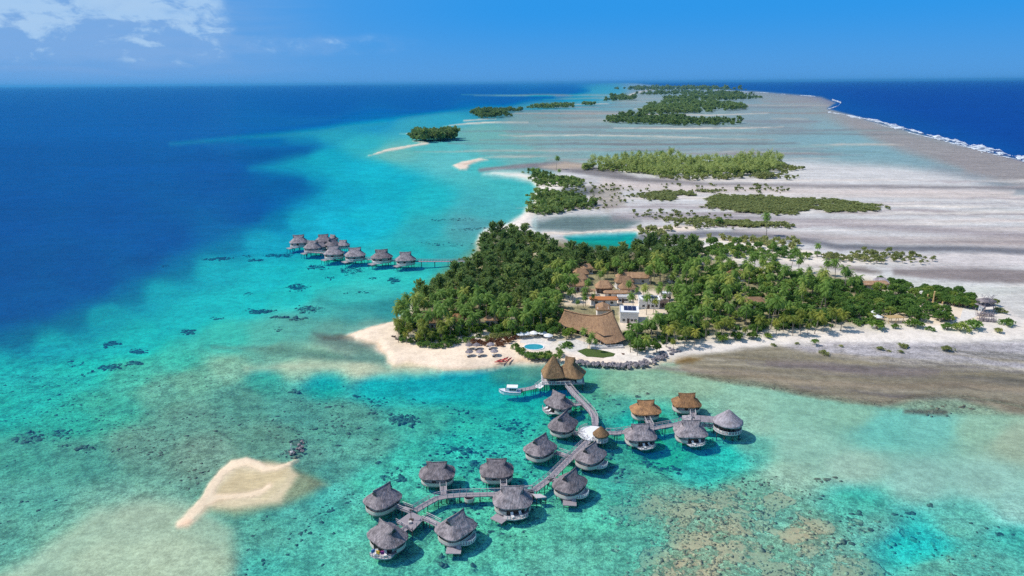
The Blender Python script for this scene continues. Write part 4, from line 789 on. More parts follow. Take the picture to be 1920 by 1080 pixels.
# ---------------------------------------------------------------- boardwalks
def offset(pts,d):
    out=[]; n=len(pts)
    for i in range(n):
        a=pts[max(i-1,0)]; b=pts[i]; c=pts[min(i+1,n-1)]
        u=(b-a).normalized() if i>0 else (c-b).normalized(); v=(c-b).normalized() if i<n-1 else u
        nn=Vector((-(u.y+v.y),u.x+v.x,0)).normalized(); k=1/max(.5,nn.dot(Vector((-u.y,u.x,0)))); out.append(b+nn*d*k)
    return out
def boardwalk(pix,label,name='boardwalk',w=2.0,z=1.5,rails=(1,-1),group=None,step=4.2,mat='wood_grey',cat='boardwalk',rail_mat='wood_pale',zs=None):
    P=[at(x,y,z) for x,y in pix]; o=P[0].copy(); o.z=0; P=[p-o for p in P]
    if zs: 
        for p,q in zip(P,zs): p.z=q
    e=empty(name,o,0,label,cat,group)
    L=offset(P,w/2); Rr=offset(P,-w/2); mb=MB(); n=len(P)
    vs=[];st=[];acc=0
    for i in range(n):
        if i: acc+=(P[i]-P[i-1]).length
        for q,dz,sx in ((L[i],0,0),(Rr[i],0,w),(Rr[i],-.2,w),(L[i],-.2,0)): vs.append((q.x,q.y,q.z+dz)); st.append((sx,acc,0))
    fs=[]
    for i in range(n-1):
        for k in range(4): fs.append((i*4+k,i*4+(k+1)%4,i*4+4+(k+1)%4,i*4+4+k))
    fs+=[(3,2,1,0),tuple((n-1)*4+k for k in range(4))]
    mb.add(vs,fs,st).build('deck',M[mat],e)
    for sgn in rails:
        q=offset(P,sgn*(w/2-.06)); r=MB()
        for i in range(n-1):
            a,b=q[i],q[i+1]; k_=max(1,round((b-a).length/1.7))
            for k in range(k_+(i==n-2)): c=a+(b-a)*k/k_; r.box((c.x,c.y,c.z+.55),(.13,.13,1.1))
            for hh,ra in ((1.08,.075),(.6,.05)): r.tube([a+Vector((0,0,hh)),b+Vector((0,0,hh))],ra,4)
        r.build('railing',M[rail_mat],e)
    for i in range(n-1):
        a,b=P[i],P[i+1]; k_=max(1,round((b-a).length/step)); d=(b-a).normalized(); nn=Vector((-d.y,d.x,0))
        for k in range(k_+(i==n-2)):
            c=a+(b-a)*k/k_
            for sgn in (-1,1):
                q=c+nn*sgn*(w/2-.2); MB().tube([(q.x,q.y,-2.0),(q.x,q.y,q.z-.12)],.12,6).build('pile',M['wood_dark'],e)
    return e
boardwalk([(1051,707),(1062,720),(1076,738),(1095,757),(1109,772),(1115,783),(1116,798)],'long grey boardwalk from the reception pavilion down to the round white hub deck',w=1.95)
boardwalk([(1107,823),(1090,838),(1070,858),(1050,878),(1033,895),(1016,908),(1001,919)],'slanting grey boardwalk running from the hub deck between five grey bungalows',w=1.95)
boardwalk([(1000,921),(975,925),(940,926),(900,927),(862,928),(838,930),(818,934),(798,945),(778,957)],'western grey boardwalk bending down to the square platform',w=1.85)
boardwalk([(1137,812),(1155,812),(1180,808),(1205,806),(1224,803),(1245,799),(1268,795),(1284,790),(1300,784)],'eastern grey boardwalk from the hub to the two brown bungalows',w=1.9)
boardwalk([(771,958),(757,953),(744,947)],'short white railed bridge from the square platform to its far left bungalow','footbridge',1.7,cat='footbridge',group='footbridges to the bungalows')
boardwalk([(796,971),(809,977),(823,984)],'short white railed bridge from the square platform to the bungalow on its right','footbridge',1.7,cat='footbridge',group='footbridges to the bungalows')
boardwalk([(760,990),(752,996)],'stub of a bridge at the near left corner of the square platform','footbridge',1.7,cat='footbridge',group='footbridges to the bungalows')
boardwalk([(831,911),(832,927)],'short bridge up to the bungalow at the bend of the western boardwalk','footbridge',1.7,cat='footbridge',group='footbridges to the bungalows')
boardwalk([(944,904),(945,924)],'short bridge up to the bungalow behind the white-chaired one','footbridge',1.7,cat='footbridge',group='footbridges to the bungalows')
boardwalk([(1041,848),(1053,851),(1064,855)],'white railed bridge to the bungalow on the lagoon side of the slanting boardwalk','footbridge',1.8,cat='footbridge',group='footbridges to the bungalows')
boardwalk([(1028,897),(1038,899),(1048,901)],'white railed bridge to the lowest bungalow of the slanting boardwalk','footbridge',1.8,cat='footbridge',group='footbridges to the bungalows')
boardwalk([(1077,812),(1094,815)],'bridge between the round hub deck and the tall peaked bungalow','footbridge',1.7,cat='footbridge',group='footbridges to the bungalows')
boardwalk([(1066,757),(1078,759),(1090,757)],'bridge from the long boardwalk to the bungalow nearest the jetty','footbridge',1.7,cat='footbridge',group='footbridges to the bungalows')
boardwalk([(1213,786),(1221,801)],'bridge from the eastern boardwalk to the left brown bungalow','footbridge',1.7,cat='footbridge',group='footbridges to the bungalows')
boardwalk([(1298,771),(1300,782)],'bridge from the eastern boardwalk to the right brown bungalow','footbridge',1.7,cat='footbridge',group='footbridges to the bungalows')
boardwalk([(1000,920),(976,922)],'bridge to the large bungalow with the diamond swimming deck','footbridge',1.7,cat='footbridge',group='footbridges to the bungalows')
# square platform with a lantern post
def poly_deck(pix,z,label,name,mat='wood_grey',rail=(),cat='platform',th=.22):
    P=[at(x,y,z) for x,y in pix]; c=sum(P,Vector())/len(P); c.z=0; q=[(p.x-c.x,p.y-c.y) for p in P]; e=empty(name,c,0,label,cat)
    MB().prism(q,z-th,z).build('deck',M[mat],e)
    for seg in rail: rail_mb([q[i] for i in seg],z,1.0).build('railing',M['wood_pale'],e)
    for x,y in q: MB().tube([(x*.9,y*.9,-2),(x*.9,y*.9,z-th+.02)],.13,6).build('pile',M['wood_dark'],e)
    return e
poly_deck([(771,959),(797,971),(773,996),(743,979)],1.5,'square grey timber platform where three bridges meet','square_platform',rail=((1,2),(2,3)))
e=empty('lantern_post',at(771,975,1.5),0,'dark lantern post in the middle of the square platform','lamp post'); MB().tube([(0,0,0),(0,0,2.5)],[.09,.07],6).build('pole',M['wood_dark'],e); MB().tube([(0,0,2.4),(0,0,2.55),(0,0,2.85),(0,0,3.0)],[.05,.22,.26,.04],8).build('lantern',M['dark'],e); MB().box((0,0,.06),(1.0,1.0,.12)).build('base',M['wood_dark'],e)
e=empty('square_planter',at(769,981,1.5),.3,'small pale box on the square platform','planter'); MB().box((0,0,.25),(.7,.7,.5)).build('tub',M['concrete'],e)
# small round tub beside the western boardwalk
p=at(880,934,1.2); e=empty('round_landing',(p.x,p.y,0),0,'small pale round landing hanging beside the western boardwalk','landing'); MB().prism(ell(1.25,1.25,2,18),.5,.75).build('deck',M['wood_grey'],e)
b=MB(); ring=ell(1.25,1.25,2,18)
for k in range(18):
    a,c=ring[k],ring[(k+1)%18]; b.box(((a[0]+c[0])/2,(a[1]+c[1])/2,1.15),(.46,.06,.9),math.atan2(c[1]-a[1],c[0]-a[0]))
b.build('parapet',M['wall'],e); stilts(e,[(.8,.8),(-.8,.8),(.8,-.8),(-.8,-.8)],.6,.08,name='pile')
# hub: round white deck with the little brown pavilion
p=at(1112,812,1.86); e=empty('hub_deck',(p.x,p.y,0),0,'round white deck at the meeting of the boardwalks','deck'); MB().prism(ell(4.4,4.4,2,40),1.62,1.88).build('deck',M['white'],e)
ring=ell(4.3,4.3,2,40); rail_mb(ring[12:26],1.88,1.0).build('railing',M['wood_pale'],e); rail_mb(ring[29:34],1.88,1.0).build('railing',M['wood_pale'],e); stilts(e,[(3*math.cos(a),3*math.sin(a)) for a in np.linspace(0,5.5,8)],1.7,.13,name='pile')
p=at(1127,800,5.9); e=empty('hub_pavilion',(p.x,p.y,0),.3,'small octagonal brown thatched pavilion on the round white deck','pavilion')
roof_mb(2.35,2.35,3.7,6.0,.12,n=2.0,gable=False,Mn=32,sd=77,rag=.08).build('thatched_roof',M['thatch_tan'],e,True); MB().prism(ell(1.75,1.75,2,8),1.9,4.0).build('wall',M['wall'],e); MB().prism(ell(2.2,2.2,2,16),1.66,1.93).build('deck',M['wood_pale'],e)
rail_mb(ell(2.1,2.1,2,16)[8:15],1.93,.9,step=.8).build('railing',M['white'],e); stilts(e,[(1.5,0),(-1.5,0),(0,1.5),(0,-1.5)],1.7,.12)
# round pavilion with its thatched passage at the east end
p=at(1367,768,8.0); e=empty('round_pavilion',(p.x,p.y,0),0,'round pavilion with pale conical thatch at the east end of the boardwalk','pavilion')
roof_mb(4.35,4.35,4.3,8.0,.18,n=2.0,gable=False,Mn=48,sd=88,rag=.08).build('thatched_roof',M['thatch_pale'],e,True); MB().prism(ell(4.15,4.15,2,40),1.72,1.98).build('deck',M['wood_pale'],e)
b=MB(); ring=ell(3.7,3.7,2,20)
for x,y in ring: b.box((x,y,3.2),(.16,.16,2.4))
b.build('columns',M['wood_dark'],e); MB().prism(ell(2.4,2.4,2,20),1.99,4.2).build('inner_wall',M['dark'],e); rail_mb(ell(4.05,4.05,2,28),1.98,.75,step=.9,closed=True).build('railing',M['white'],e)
stilts(e,[(3.6*math.cos(a),3.6*math.sin(a)) for a in np.linspace(0,5.6,9)],1.8)
a,b_=at(1304,780,4.6),at(1348,783,4.6); d=b_-a; e=empty('covered_passage',((a.x+b_.x)/2,(a.y+b_.y)/2,0),math.atan2(d.y,d.x),'thatched passage joining the round pavilion to the boardwalk','covered walkway')
L=d.length; b=MB(); b.add([(-L/2,-1.7,3.7),(L/2,-1.7,3.7),(L/2,0,4.9),(-L/2,0,4.9),(L/2,1.7,3.7),(-L/2,1.7,3.7),(-L/2,-1.7,3.5),(L/2,-1.7,3.5),(L/2,1.7,3.5),(-L/2,1.7,3.5)],[(0,1,2,3),(3,2,4,5),(6,7,1,0),(5,4,8,9),(0,3,5,9,6),(1,7,8,4,2),(6,9,8,7)],[(v*1.4,w_,0) for v,w_ in ((0,0),(L,0),(L,2),(0,2),(L,0),(0,0),(0,-.3),(L,-.3),(L,-.3),(0,-.3))]); b.build('thatched_roof',M['thatch_pale'],e)
MB().box((0,0,1.82),(L,2.2,.22)).build('deck',M['wood_pale'],e)
b=MB()
for x in np.linspace(-L/2+.2,L/2-.2,6):
    for y in (-1,1): b.box((x,y,2.75),(.13,.13,1.7))
b.build('posts',M['wood_dark'],e); rail_mb([(-L/2,-1.05),(L/2,-1.05)],1.93,.9).build('railing',M['white'],e); stilts(e,[(-L/3,-.9),(L/3,-.9),(-L/3,.9),(L/3,.9)],1.75)
poly_deck([(1279,779),(1297,778),(1297,789),(1279,791)],1.9,'small pale deck in front of the right brown bungalow','small_deck','wood_pale')
poly_deck([(998,926),(1014,926),(1025,932),(1006,934)],1.7,'pale pointed deck beside the large bungalow','pointed_deck','wood_pale')
# ---------------------------------------------------------------- reception pavilion, landing stairs, launch
p=at(1058,668,9.5); e=empty('reception_pavilion',(p.x,p.y,0),0,'double peaked brown thatched reception pavilion at the head of the boardwalk','pavilion')
l=at(1039,664,11.5)-Vector((p.x,p.y,0)); l.z=0; rr=at(1064,667,10.4)-Vector((p.x,p.y,0)); rr.z=0
def shift(mb,v,a=0.0):
    c,s_=math.cos(a),math.sin(a); mb.v=[(x*c-y*s_+v[0],x*s_+y*c+v[1],z+v[2]) for x,y,z in mb.v]; return mb
shift(roof_mb(3.9,3.9,4.4,10.9,.25,n=7,gable=False,Mn=48,sd=61,rag=.08),(l.x-.2,l.y,0),.1).build('thatched_roof',M['thatch_tan'],e)
shift(roof_mb(5.1,4.3,4.3,10.2,1.7,n=5,gable=True,Mn=56,sd=62,sag=.1,rag=.08),(rr.x+.9,rr.y-.6,0),R(-22)).build('thatched_roof',M['thatch_tan'],e)
fl=[(l.x-4.2,l.y-4.2),(rr.x+2,rr.y-4.9),(rr.x+5.6,rr.y-4.6),(rr.x+5.8,rr.y+2.5),(l.x+2,l.y+4),(l.x-4.2,l.y+3.6)]
MB().prism(fl,1.9,2.2).build('deck',M['wood_pale'],e)
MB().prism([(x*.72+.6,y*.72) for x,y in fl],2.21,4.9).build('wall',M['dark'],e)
MB().box((rr.x+3.9,rr.y-4.1,3.2),(1.9,.5,1.7)).build('counter',M['white'],e); rail_mb(fl[:2],2.2,1.0).build('railing',M['white'],e); rail_mb(fl[3:]+fl[:1],2.2,1.0).build('railing',M['white'],e)
stilts(e,[(x*.9,y*.9) for x,y in fl]+[(x*.4,y*.4) for x,y in fl],1.95,.16)
boardwalk([(1030,706),(1021,715),(1008,722)],'white timber stairway sloping down from the reception pavilion to the jetty','landing_stairs',2.4,1.9,mat='white',cat='stairs',rail_mat='white',zs=[2.0,1.5,1.0])
boardwalk([(1010,722),(998,727),(983,730),(969,732)],'low mauve grey jetty where the white launch is moored','jetty',2.2,.8,rails=(1,),cat='jetty')
p=at(957,738,0); e=empty('passenger_launch',p,R(176),'white passenger launch with cabin moored at the end of the low jetty','boat'); e.scale=(.86,1.08,1.15)
hull=MB(); secs=[(-4.3,1.25,.15,.95),(-3,1.4,.0,.95),(0,1.45,-.1,1.0),(2.4,1.15,.0,1.15),(3.7,.6,.2,1.3),(4.5,.04,.7,1.42)]; vs=[]
for x,hw,zb,zt in secs: vs+=[(x,-hw,zt),(x,-hw*.8,zb),(x,0,zb-.3),(x,hw*.8,zb),(x,hw,zt)]
fs=[]
for i in range(5):
    for k in range(4): fs.append((i*5+k,i*5+k+1,i*5+6+k,i*5+5+k))
    fs.append((i*5,i*5+5,i*5+9,i*5+4))
fs.append((0,4,3,2,1)); hull.add(vs,fs).build('hull',M['gelcoat'],e)
b=MB()
for s_ in (-1,1): b.tube([(x,s_*hw*1.02,zt-.08) for x,hw,zb,zt in secs],.08,5)
b.build('rub_rail',M['navy'],e)
cab=MB(); cab.add([(-2.6,-1.15,.98),(2.2,-1.0,1.05),(2.2,1.0,1.05),(-2.6,1.15,.98),(-2.6,-1.05,2.25),(1.2,-.9,2.25),(1.2,.9,2.25),(-2.6,1.05,2.25)],[(4,5,6,7),(0,1,5,4),(1,2,6,5),(2,3,7,6),(3,0,4,7),(3,2,1,0)]); cb=cab.build('cabin',M['gelcoat'],e)
for x in (-2.0,-1.05,-.1):
    for s_ in (-1,1): MB().box((x,s_*1.115,1.72),(.78,.06,.55)).build('window',M['glass'],cb)
MB().add([(2.03,-.75,1.3),(2.03,.75,1.3),(1.40,.7,2.1),(1.40,-.7,2.1),(2.08,-.75,1.33),(2.08,.75,1.33),(1.45,.7,2.13),(1.45,-.7,2.13)],[(3,2,1,0),(4,5,6,7),(0,1,5,4),(2,3,7,6)]).build('windscreen',M['glass'],cb)
MB().box((-.75,0,2.33),(4.3,2.3,.1)).build('roof',M['white'],e); MB().box((-4.5,0,.9),(.5,.6,.9)).build('outboard_motor',M['dark'],e)
# ---------------------------------------------------------------- the far group of bungalows
far=[(559.5,441,1.2,15,'first grey bungalow out on the tip of the distant cluster'),(585.6,451.5,1.15,-5,'grey bungalow with a white screen in the front row of the distant cluster'),(606,440,1.12,20,'rearmost reddish grey bungalow of the distant cluster'),(624,440.5,.75,-30,'small grey roof half hidden at the back of the distant cluster'),(623,447.6,1.0,60,'steep peaked grey bungalow in the middle of the distant cluster'),(643,450.5,.85,0,'low dark roofed bungalow at the right of the distant cluster'),(602,454.5,.75,30,'small link roof between two bungalows of the distant cluster'),(625,462,1.2,10,'grey bungalow at the front right of the distant cluster'),(665,465,1.25,15,'grey bungalow third from the shore on the far pier'),(715,468.4,1.25,12,'grey bungalow second from the shore on the far pier'),(760,473,1.15,8,'grey bungalow closest to the shore on the far pier')]
for i,(x,y,s_,a,l) in enumerate(far):
    e=bungalow(x,y,a,l,'thatch_grey',s_,group='bungalows on the far pier',sd=200+i*7,n=2.3 if i%2 else 2.8,swim=(-135-a) if s_>1 else None,curve=(-120-a) if s_>1 else None)
boardwalk([(575,472),(605,474),(640,479),(690,486),(740,489),(790,490),(840,490),(890,489)],'long thin pier on dark posts from the wood to the distant bungalows','pier',2.2,2.0,cat='pier',step=6.5,mat='wood_grey',rail_mat='wood_grey')
# ---------------------------------------------------------------- houses and furniture on the island
def house_roof(e,L,Wd,ze,zr,mat,hip=.6,cx=0,cy=0,rz=0,n=5.0,sd=0,gable=False):
    return shift(roof_mb(L/2,Wd/2,ze,zr,max(.1,L/2-Wd/2*hip),n=n,gable=gable,Mn=40,sd=sd,rag=.06,sag=.05),(cx,cy,0),R(rz)).build('roof',M[mat],e,True)
def hut(px,py,yaw,L,Wd,h,rise,mat,label,wall='wall',cat='house',name='thatched_house',group=None,hip=.7,n=4.5,sd=0,openf=True,over=.8):
    p=at(px,py,GH); e=empty(name,p,R(yaw),label,cat,group)
    house_roof(e,L,Wd,h,h+rise,mat,hip,sd=sd,n=n)
    w=MB().box((0,0,h/2+.1),(L-2*over,Wd-2*over,h+.6)).build('wall',M[wall],e)
    yb=-(Wd/2-over)
    MB().box((0,yb-.03,1.05),(1.1,.08,2.1)).build('door',M['wood_dark'],e)
    for x in (-.3,.3):
        MB().box((x*(L-2*over),yb-.03,1.45),(1.3,.08,1.1)).build('window',M['glass'],e)
    MB().box((0,0,-.1),(L-over*.8,Wd-over*.8,.4)).build('floor_slab',M['concrete'],e)
    return e
# great thatched roof: long saddle ridge, low eaves, apse toward the sea
ridge=[(1058,581,9.5),(1074,586,9.0),(1092,590,8.7),(1108,592,9.0),(1124,592,9.8),(1138,588,10.8),(1148,582,12.2)]
eave=[(1047,604,3.6),(1060,612,3.4),(1082,619,3.2),(1106,628,3.0),(1122,637,2.9),(1136,645,2.8),(1156,643,2.8),(1174,636,3.2)]
P=[at(*q) for q in ridge]; Q=[at(*q) for q in eave]; c=at(1112,612,GH); e=empty('great_thatched_hall',c,0,'very large brown thatched hall with sweeping saddle roof behind the pool','restaurant')
def along(pts,f):
    d=[0]
    for a,b in zip(pts,pts[1:]): d.append(d[-1]+(b-a).length)
    x=f*d[-1]
    for k in range(len(pts)-1):
        if x<=d[k+1]+1e-6: return pts[k].lerp(pts[k+1],(x-d[k])/(d[k+1]-d[k]))
    return pts[-1]
NU,NV=36,14; vs=[];st=[]
# back eave mirrors the front one across the ridge line, lower detail
for i in range(NU+1):
    f=i/NU; r_=along(P,f); q=along(Q,f); bk=r_+Vector((r_.x-q.x,r_.y-q.y,0)).normalized()*7.5; bk.z=4.2
    for j in range(NV+1):
        t_=j/NV; p=q.lerp(r_,t_); p=Vector((p.x,p.y,q.z+(r_.z-q.z)*t_**1.25)); vs.append(p-c); st.append((f*42,t_*16,0))
    for j in range(1,5):
        t_=j/4; p=r_.lerp(bk,t_); p.z=r_.z+(bk.z-r_.z)*t_; vs.append(p-c); st.append((f*42,16+t_*9,0))
RW=NV+5; fs=[(i*RW+j,(i+1)*RW+j,(i+1)*RW+j+1,i*RW+j+1) for i in range(NU) for j in range(RW-1)]
b=MB(); b.add(vs,fs,st); fi=[j for j in range(RW)]; la=[NU*RW+j for j in range(RW)]
# end gables close to the ground line of the eaves
for row in (fi,la[::-1]): b.f.append(tuple(row))
ro=b.build('roof',M['thatch_mauve'],e,True)
b=MB(); b.tube([p-c+Vector((0,0,.12)) for p in P],.28,6); b.build('ridge_cap',M['thatch_mauve'],ro,True)
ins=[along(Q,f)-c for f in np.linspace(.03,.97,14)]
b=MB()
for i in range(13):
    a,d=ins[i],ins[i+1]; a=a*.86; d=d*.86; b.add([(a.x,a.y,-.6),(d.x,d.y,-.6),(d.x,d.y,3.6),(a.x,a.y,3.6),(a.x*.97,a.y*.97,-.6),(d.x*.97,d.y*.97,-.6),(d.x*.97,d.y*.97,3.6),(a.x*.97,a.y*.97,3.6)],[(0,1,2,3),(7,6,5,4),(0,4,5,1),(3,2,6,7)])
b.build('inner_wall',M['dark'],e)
for p in ins[::1]: MB().tube([(p.x*.90,p.y*.90,-.8),(p.x*.90,p.y*.90,2.5)],.16,6).build('column',M['white'],e)
t_=at(1140,652,GH)-c; MB().box((t_.x-.5,t_.y+.6,.25),(13,3.2,.5),.05).build('verandah',M['concrete'],e)
rail_mb([(t_.x-6.5,t_.y-.9),(t_.x+5.6,t_.y-.3)],.5,.8,step=1.5).build('railing',M['white'],e)
# rear wing in brown, orange roof, service buildings
hut(1130,586,84,9,6.5,2.6,1.4,'thatch_mauve','brown thatched rear wing joined behind the great hall',sd=5,n=6,hip=.3)
hut(1132,571,-3,13.5,4.6,3.0,1.0,'orange','long low building with bright orange roof behind the great hall','white',name='orange_roof_building',cat='building',sd=6,n=8,hip=.5)
def flat_house(px,py,yaw,L,Wd,h,label,panel=None,wall='white',roofm='white',extra=()):
    p=at(px,py,GH); e=empty('service_building',p,R(yaw),label,'building')
    MB().box((0,0,h/2-.2),(L,Wd,h+.4)).build('wall',M[wall],e); ro=MB().box((0,0,h+.12),(L+.5,Wd+.5,.24)).build('roof',M[roofm],e)
    b=MB()
    for s_ in (-1,1): b.box((0,s_*(Wd/2+.15),h+.4),(L+.5,.18,.32)); b.box((s_*(L/2+.15),0,h+.4),(.18,Wd+.1,.32))
    b.build('parapet',M[wall],ro)
    for x in (-.3,.15,.35): MB().box((x*L,-Wd/2-.03,1.4),(1.1,.08,1.0)).build('window',M['glass'],e)
    MB().box((-.05*L,-Wd/2-.03,1.05),(1.0,.08,2.1)).build('door',M['wood_dark'],e)
    if panel:
        n_,m_,cx,cy=panel
        for i in range(n_):
            for j in range(m_):
                sp=MB().add([(-.82,-.5,0),(.82,-.5,0),(.82,.5,.16),(-.82,.5,.16),(-.82,-.5,.05),(.82,-.5,.05),(.82,.5,.21),(-.82,.5,.21)],[(3,2,1,0),(4,5,6,7),(0,1,5,4),(1,2,6,5),(2,3,7,6),(3,0,4,7)]).build('solar_panel',M['solar'],e); sp.location=(cx+i*1.78-(n_-1)*.89,cy+j*1.1-(m_-1)*.55,h+.3)
    for x,y in extra: MB().box((x,y,h+.6),(.9,.9,.7)).build('cooling_unit',M['white'],e)
    return e
flat_house(1179,600,-8,7.6,8.5,4.6,'white flat roofed service building with dark solar panels next to the great hall',(3,5,.3,1.2))
flat_house(1216,575,-4,9.0,6.5,4.0,'white flat roofed service building with solar panels behind a palm',(4,3,.5,.4),extra=((-3.2,1.5),))
flat_house(1240,573,6,4.5,5,3.4,'small service building with pinkish walls beside the second solar roof',None,'pink','concrete')
flat_house(1247,562,4,4.6,3.4,3.2,'small pale box roof behind the pinkish building',None,'white','white')
flat_house(1168,566,0,5,3,2.6,'low white store at the edge of the sandy yard',None,'white','concrete')
flat_house(1294,608,10,2.0,3.0,3.0,'tiny white shed in the trees right of the sandy yard',None,'white','white')
flat_house(1286,610,10,1.8,2.4,2.2,'tiny pale blue tank shed in the trees beside the white shed',None,'blue','white')
for i,(x,y,a,L,Wd,h,r_,l) in enumerate(((1100,512,10,7,6,3.2,2.2,'topmost brown hut roof half hidden at the dark wood edge'),(1089,523,8,8.5,6.5,3.4,2.6,'upper brown thatched roof of the stepped row left of the yard'),(1086,533,5,9,6.5,3.4,2.6,'middle brown thatched roof of the stepped row left of the yard'),(1083,544,0,9.5,6.5,3.2,2.4,'lowest brown thatched roof of the stepped row left of the yard'),(1132,547,0,9.0,7.5,2.9,3.0,'square brown hut with open dark front north of the yard'),(1186,530,-3,18,6.5,3.4,2.2,'longest brown thatched roof at the back of the yard'),(1170,538,6,10,6.5,3.2,2.6,'brown thatched roof before the longest one behind the yard'),(1176,549,3,9,6.5,3.0,2.4,'lower brown roof at the right of the houses behind the yard'),(1156,557,0,13,4,2.6,.9,'low flat brown roof along the north side of the sandy yard'))):
    hut(x,y,a,L,Wd,h,r_,'thatch_mauve',l,sd=31+i,wall='wood_dark' if i in (4,) else 'wall',group='brown thatched houses round the yard',n=5)
for i,(x,y,a,L,Wd,h,r_,l,m_) in enumerate(((792,610,-15,8.5,7,3.2,2.6,'left thatched roof under palms behind the west beach','thatch_tan'),(810,614,8,8,6.5,3.0,2.2,'wide thatched roof in the palms beside the left beach roof','thatch_tan'),(857,612,-6,7,7.5,3.2,2.6,'small reddish roofed house with dark open porch in the west palms','thatch_brown'),(852,554,20,6,5,3.0,2.0,'tan roof corner by the sandy gap in the ironwoods','thatch_tan'),(922,610,0,6.5,5,3.0,1.8,'pale pinkish roof behind the sandy path','thatch_mauve'),(1380,525,-12,10,6,3.4,2.0,'mauve and orange roof in the middle of the wood','thatch_brown'),(1414,580,0,10,7,3.8,2.2,'white walled house with mauve roof in the middle wood','thatch_mauve'),(1634,540,4,17,6,2.6,1.2,'long flat pinkish thatched roof at the back sand edge','thatch_mauve'),(1650,536,-20,7,5,2.8,1.6,'grey thatched gable at the end of the long pinkish roof','thatch_pale'),(1730,558,0,5,4,2.4,1.0,'small pale green canopy roof by the ochre posts','concrete'),(1310,505,0,6,4,3,1.2,'blue grey roof glimpsed at the wood edge','wood_grey'),(1262,528,0,6,4,3,1.2,'small blue grey roof behind the yard palms','wood_grey'))):
    hut(x,y,a,L,Wd,h,r_,m_,l,sd=51+i,wall='white' if i in (5,6,9) else 'wall',n=5)
for x,y,a,l in ((1103,553,0,'long flat brown mat pergola left of the yard'),(1675,604,5,'ochre pole pergola beside the twin white parasols')):
    p=at(x,y,GH); e=empty('pergola',p,R(a),l,'pergola'); 
    for xx in (-3.2,0,3.2):
        for yy in (-1.5,1.5): MB().box((xx,yy,1.1),(.16,.16,2.6)).build('post',M['ochre'],e)
    b=MB()
    for k in range(16): b.box((-3.5+k*.467,0,2.5),(.30,3.6,.10))
    b.build('slatted_roof',M['thatch_mauve'] if a==0 else M['ochre'],e); b=MB()
    for yy in (-1.5,1.5): b.box((0,yy,2.36),(7.2,.14,.16))
    b.build('beam',M['ochre'],e)
# the sandy yard, paths, lawn, pool
def ground_sheet(name,pix,z,m,dz=.004):
    P=[at(x,y,z) for x,y in pix]; c=sum(P,Vector())/len(P); b=MB(); b.prism([(p.x-c.x,p.y-c.y) for p in P],-.5,0); o=b.build(name,m); o.location=c; o['kind']='structure'; return o
ground_sheet('lawn',[(1082,658),(1098,653),(1125,656),(1140,659),(1154,663),(1150,668),(1130,670),(1100,668)],GH+.06,M['lawn'])
ground_sheet('patio',[(978,634),(1000,630),(1030,630),(1040,638),(1030,646),(1012,643),(990,645),(974,642)],GH+.05,M['patio'])
ground_sheet('patio',[(1046,640),(1080,636),(1105,644),(1100,653),(1070,660),(1050,652)],GH+.045,M['patio'])
pc=at(1001,651,GH); pr=ell(3.7,2.9,2.2,36); b=MB(); o=empty('swimming_pool',pc,0,'small oval turquoise swimming pool ringed by bushes above the beach','swimming pool')
ring=[]; ro_=ell(4.2,3.4,2.2,36); vs=[(x,y,.22) for x,y in pr]+[(x,y,.22) for x,y in ro_]+[(x,y,-.4) for x,y in ro_]+[(x,y,-.3) for x,y in pr]; fs=[]
for k in range(36):
    e2=(k+1)%36; fs+=[(k,e2,36+e2,36+k)[::-1],(36+k,36+e2,72+e2,72+k)[::-1],(k,e2,108+e2,108+k)]
b.add(vs,fs).build('coping',M['white'],o)
wm=simple('pool_water',(.04,.36,.46),.06,.1,1.2,.6); MB().prism(pr,-.3,.14).build('pool_water',wm,o)
# parasols
def parasol(px,py,label,mat,r_=1.5,h=2.5,group=None,z=GH,name='parasol',cone=.7,n=12):
    e=empty(name,at(px,py,z),0,label,'parasol',group); MB().tube([(0,0,-.3),(0,0,h)],.05,6).build('pole',M['wood_dark'],e)
    b=MB(); ring=ell(r_,r_,2,n); b.add([(0,0,h+.1)]+[(x*.55,y*.55,h-cone*.4) for x,y in ring]+[(x,y,h-cone) for x,y in ring]+[(x,y,h-cone-.15) for x,y in ring]+[(0,0,h-.1)],[(0,1+k,1+(k+1)%n) for k in range(n)]+[(1+k,1+n+k,1+n+(k+1)%n,1+(k+1)%n) for k in range(n)]+[(1+n+k,1+2*n+k,1+2*n+(k+1)%n,1+n+(k+1)%n) for k in range(n)]+[(1+3*n,1+2*n+(k+1)%n,1+2*n+k) for k in range(n)]).build('canopy',M[mat],e)
    return e
for x,y,l in ((977,634,'white parasol at the left end of the poolside row'),(987,633,'second white parasol of the poolside row from the left'),(1001,632,'middle white parasol of the poolside row'),(1017,632,'fourth white parasol of the poolside row, over the pool head'),(1028,637,'white parasol at the right end beside the patio bushes')):
    parasol(x,y,l,'white',1.9,2.6,'white parasols by the pool')
parasol(1643,600,'lower of the twin white parasols at the sand edge','white',2.3,2.4); parasol(1641,593,'upper of the twin white parasols at the sand edge','white',2.1,2.7)
def sunbed(px,py,a,label,mat='white',group=None,z=GH):
    e=empty('sunbed',at(px,py,z),R(a),label,'sunbed',group); MB().box((0,0,.32),(2.0,.8,.12)).build('frame',M['wood_dark'],e); MB().box((.2,0,.43),(1.5,.74,.1)).build('mattress',M[mat],e)
    b=MB(); b.add([(-.55,-.36,.4),(-.55,.36,.4),(-1.05,.36,.9),(-1.05,-.36,.9),(-.48,-.36,.48),(-.48,.36,.48),(-.98,.36,.98),(-.98,-.36,.98)],[(0,1,2,3),(7,6,5,4),(0,4,5,1),(1,5,6,2),(2,6,7,3),(3,7,4,0)]); b.build('headrest',M[mat],e)
    for x in (-.8,.8):
        for y in (-.3,.3): MB().box((x,y,.13),(.08,.08,.26)).build('leg',M['wood_dark'],e)
    return e
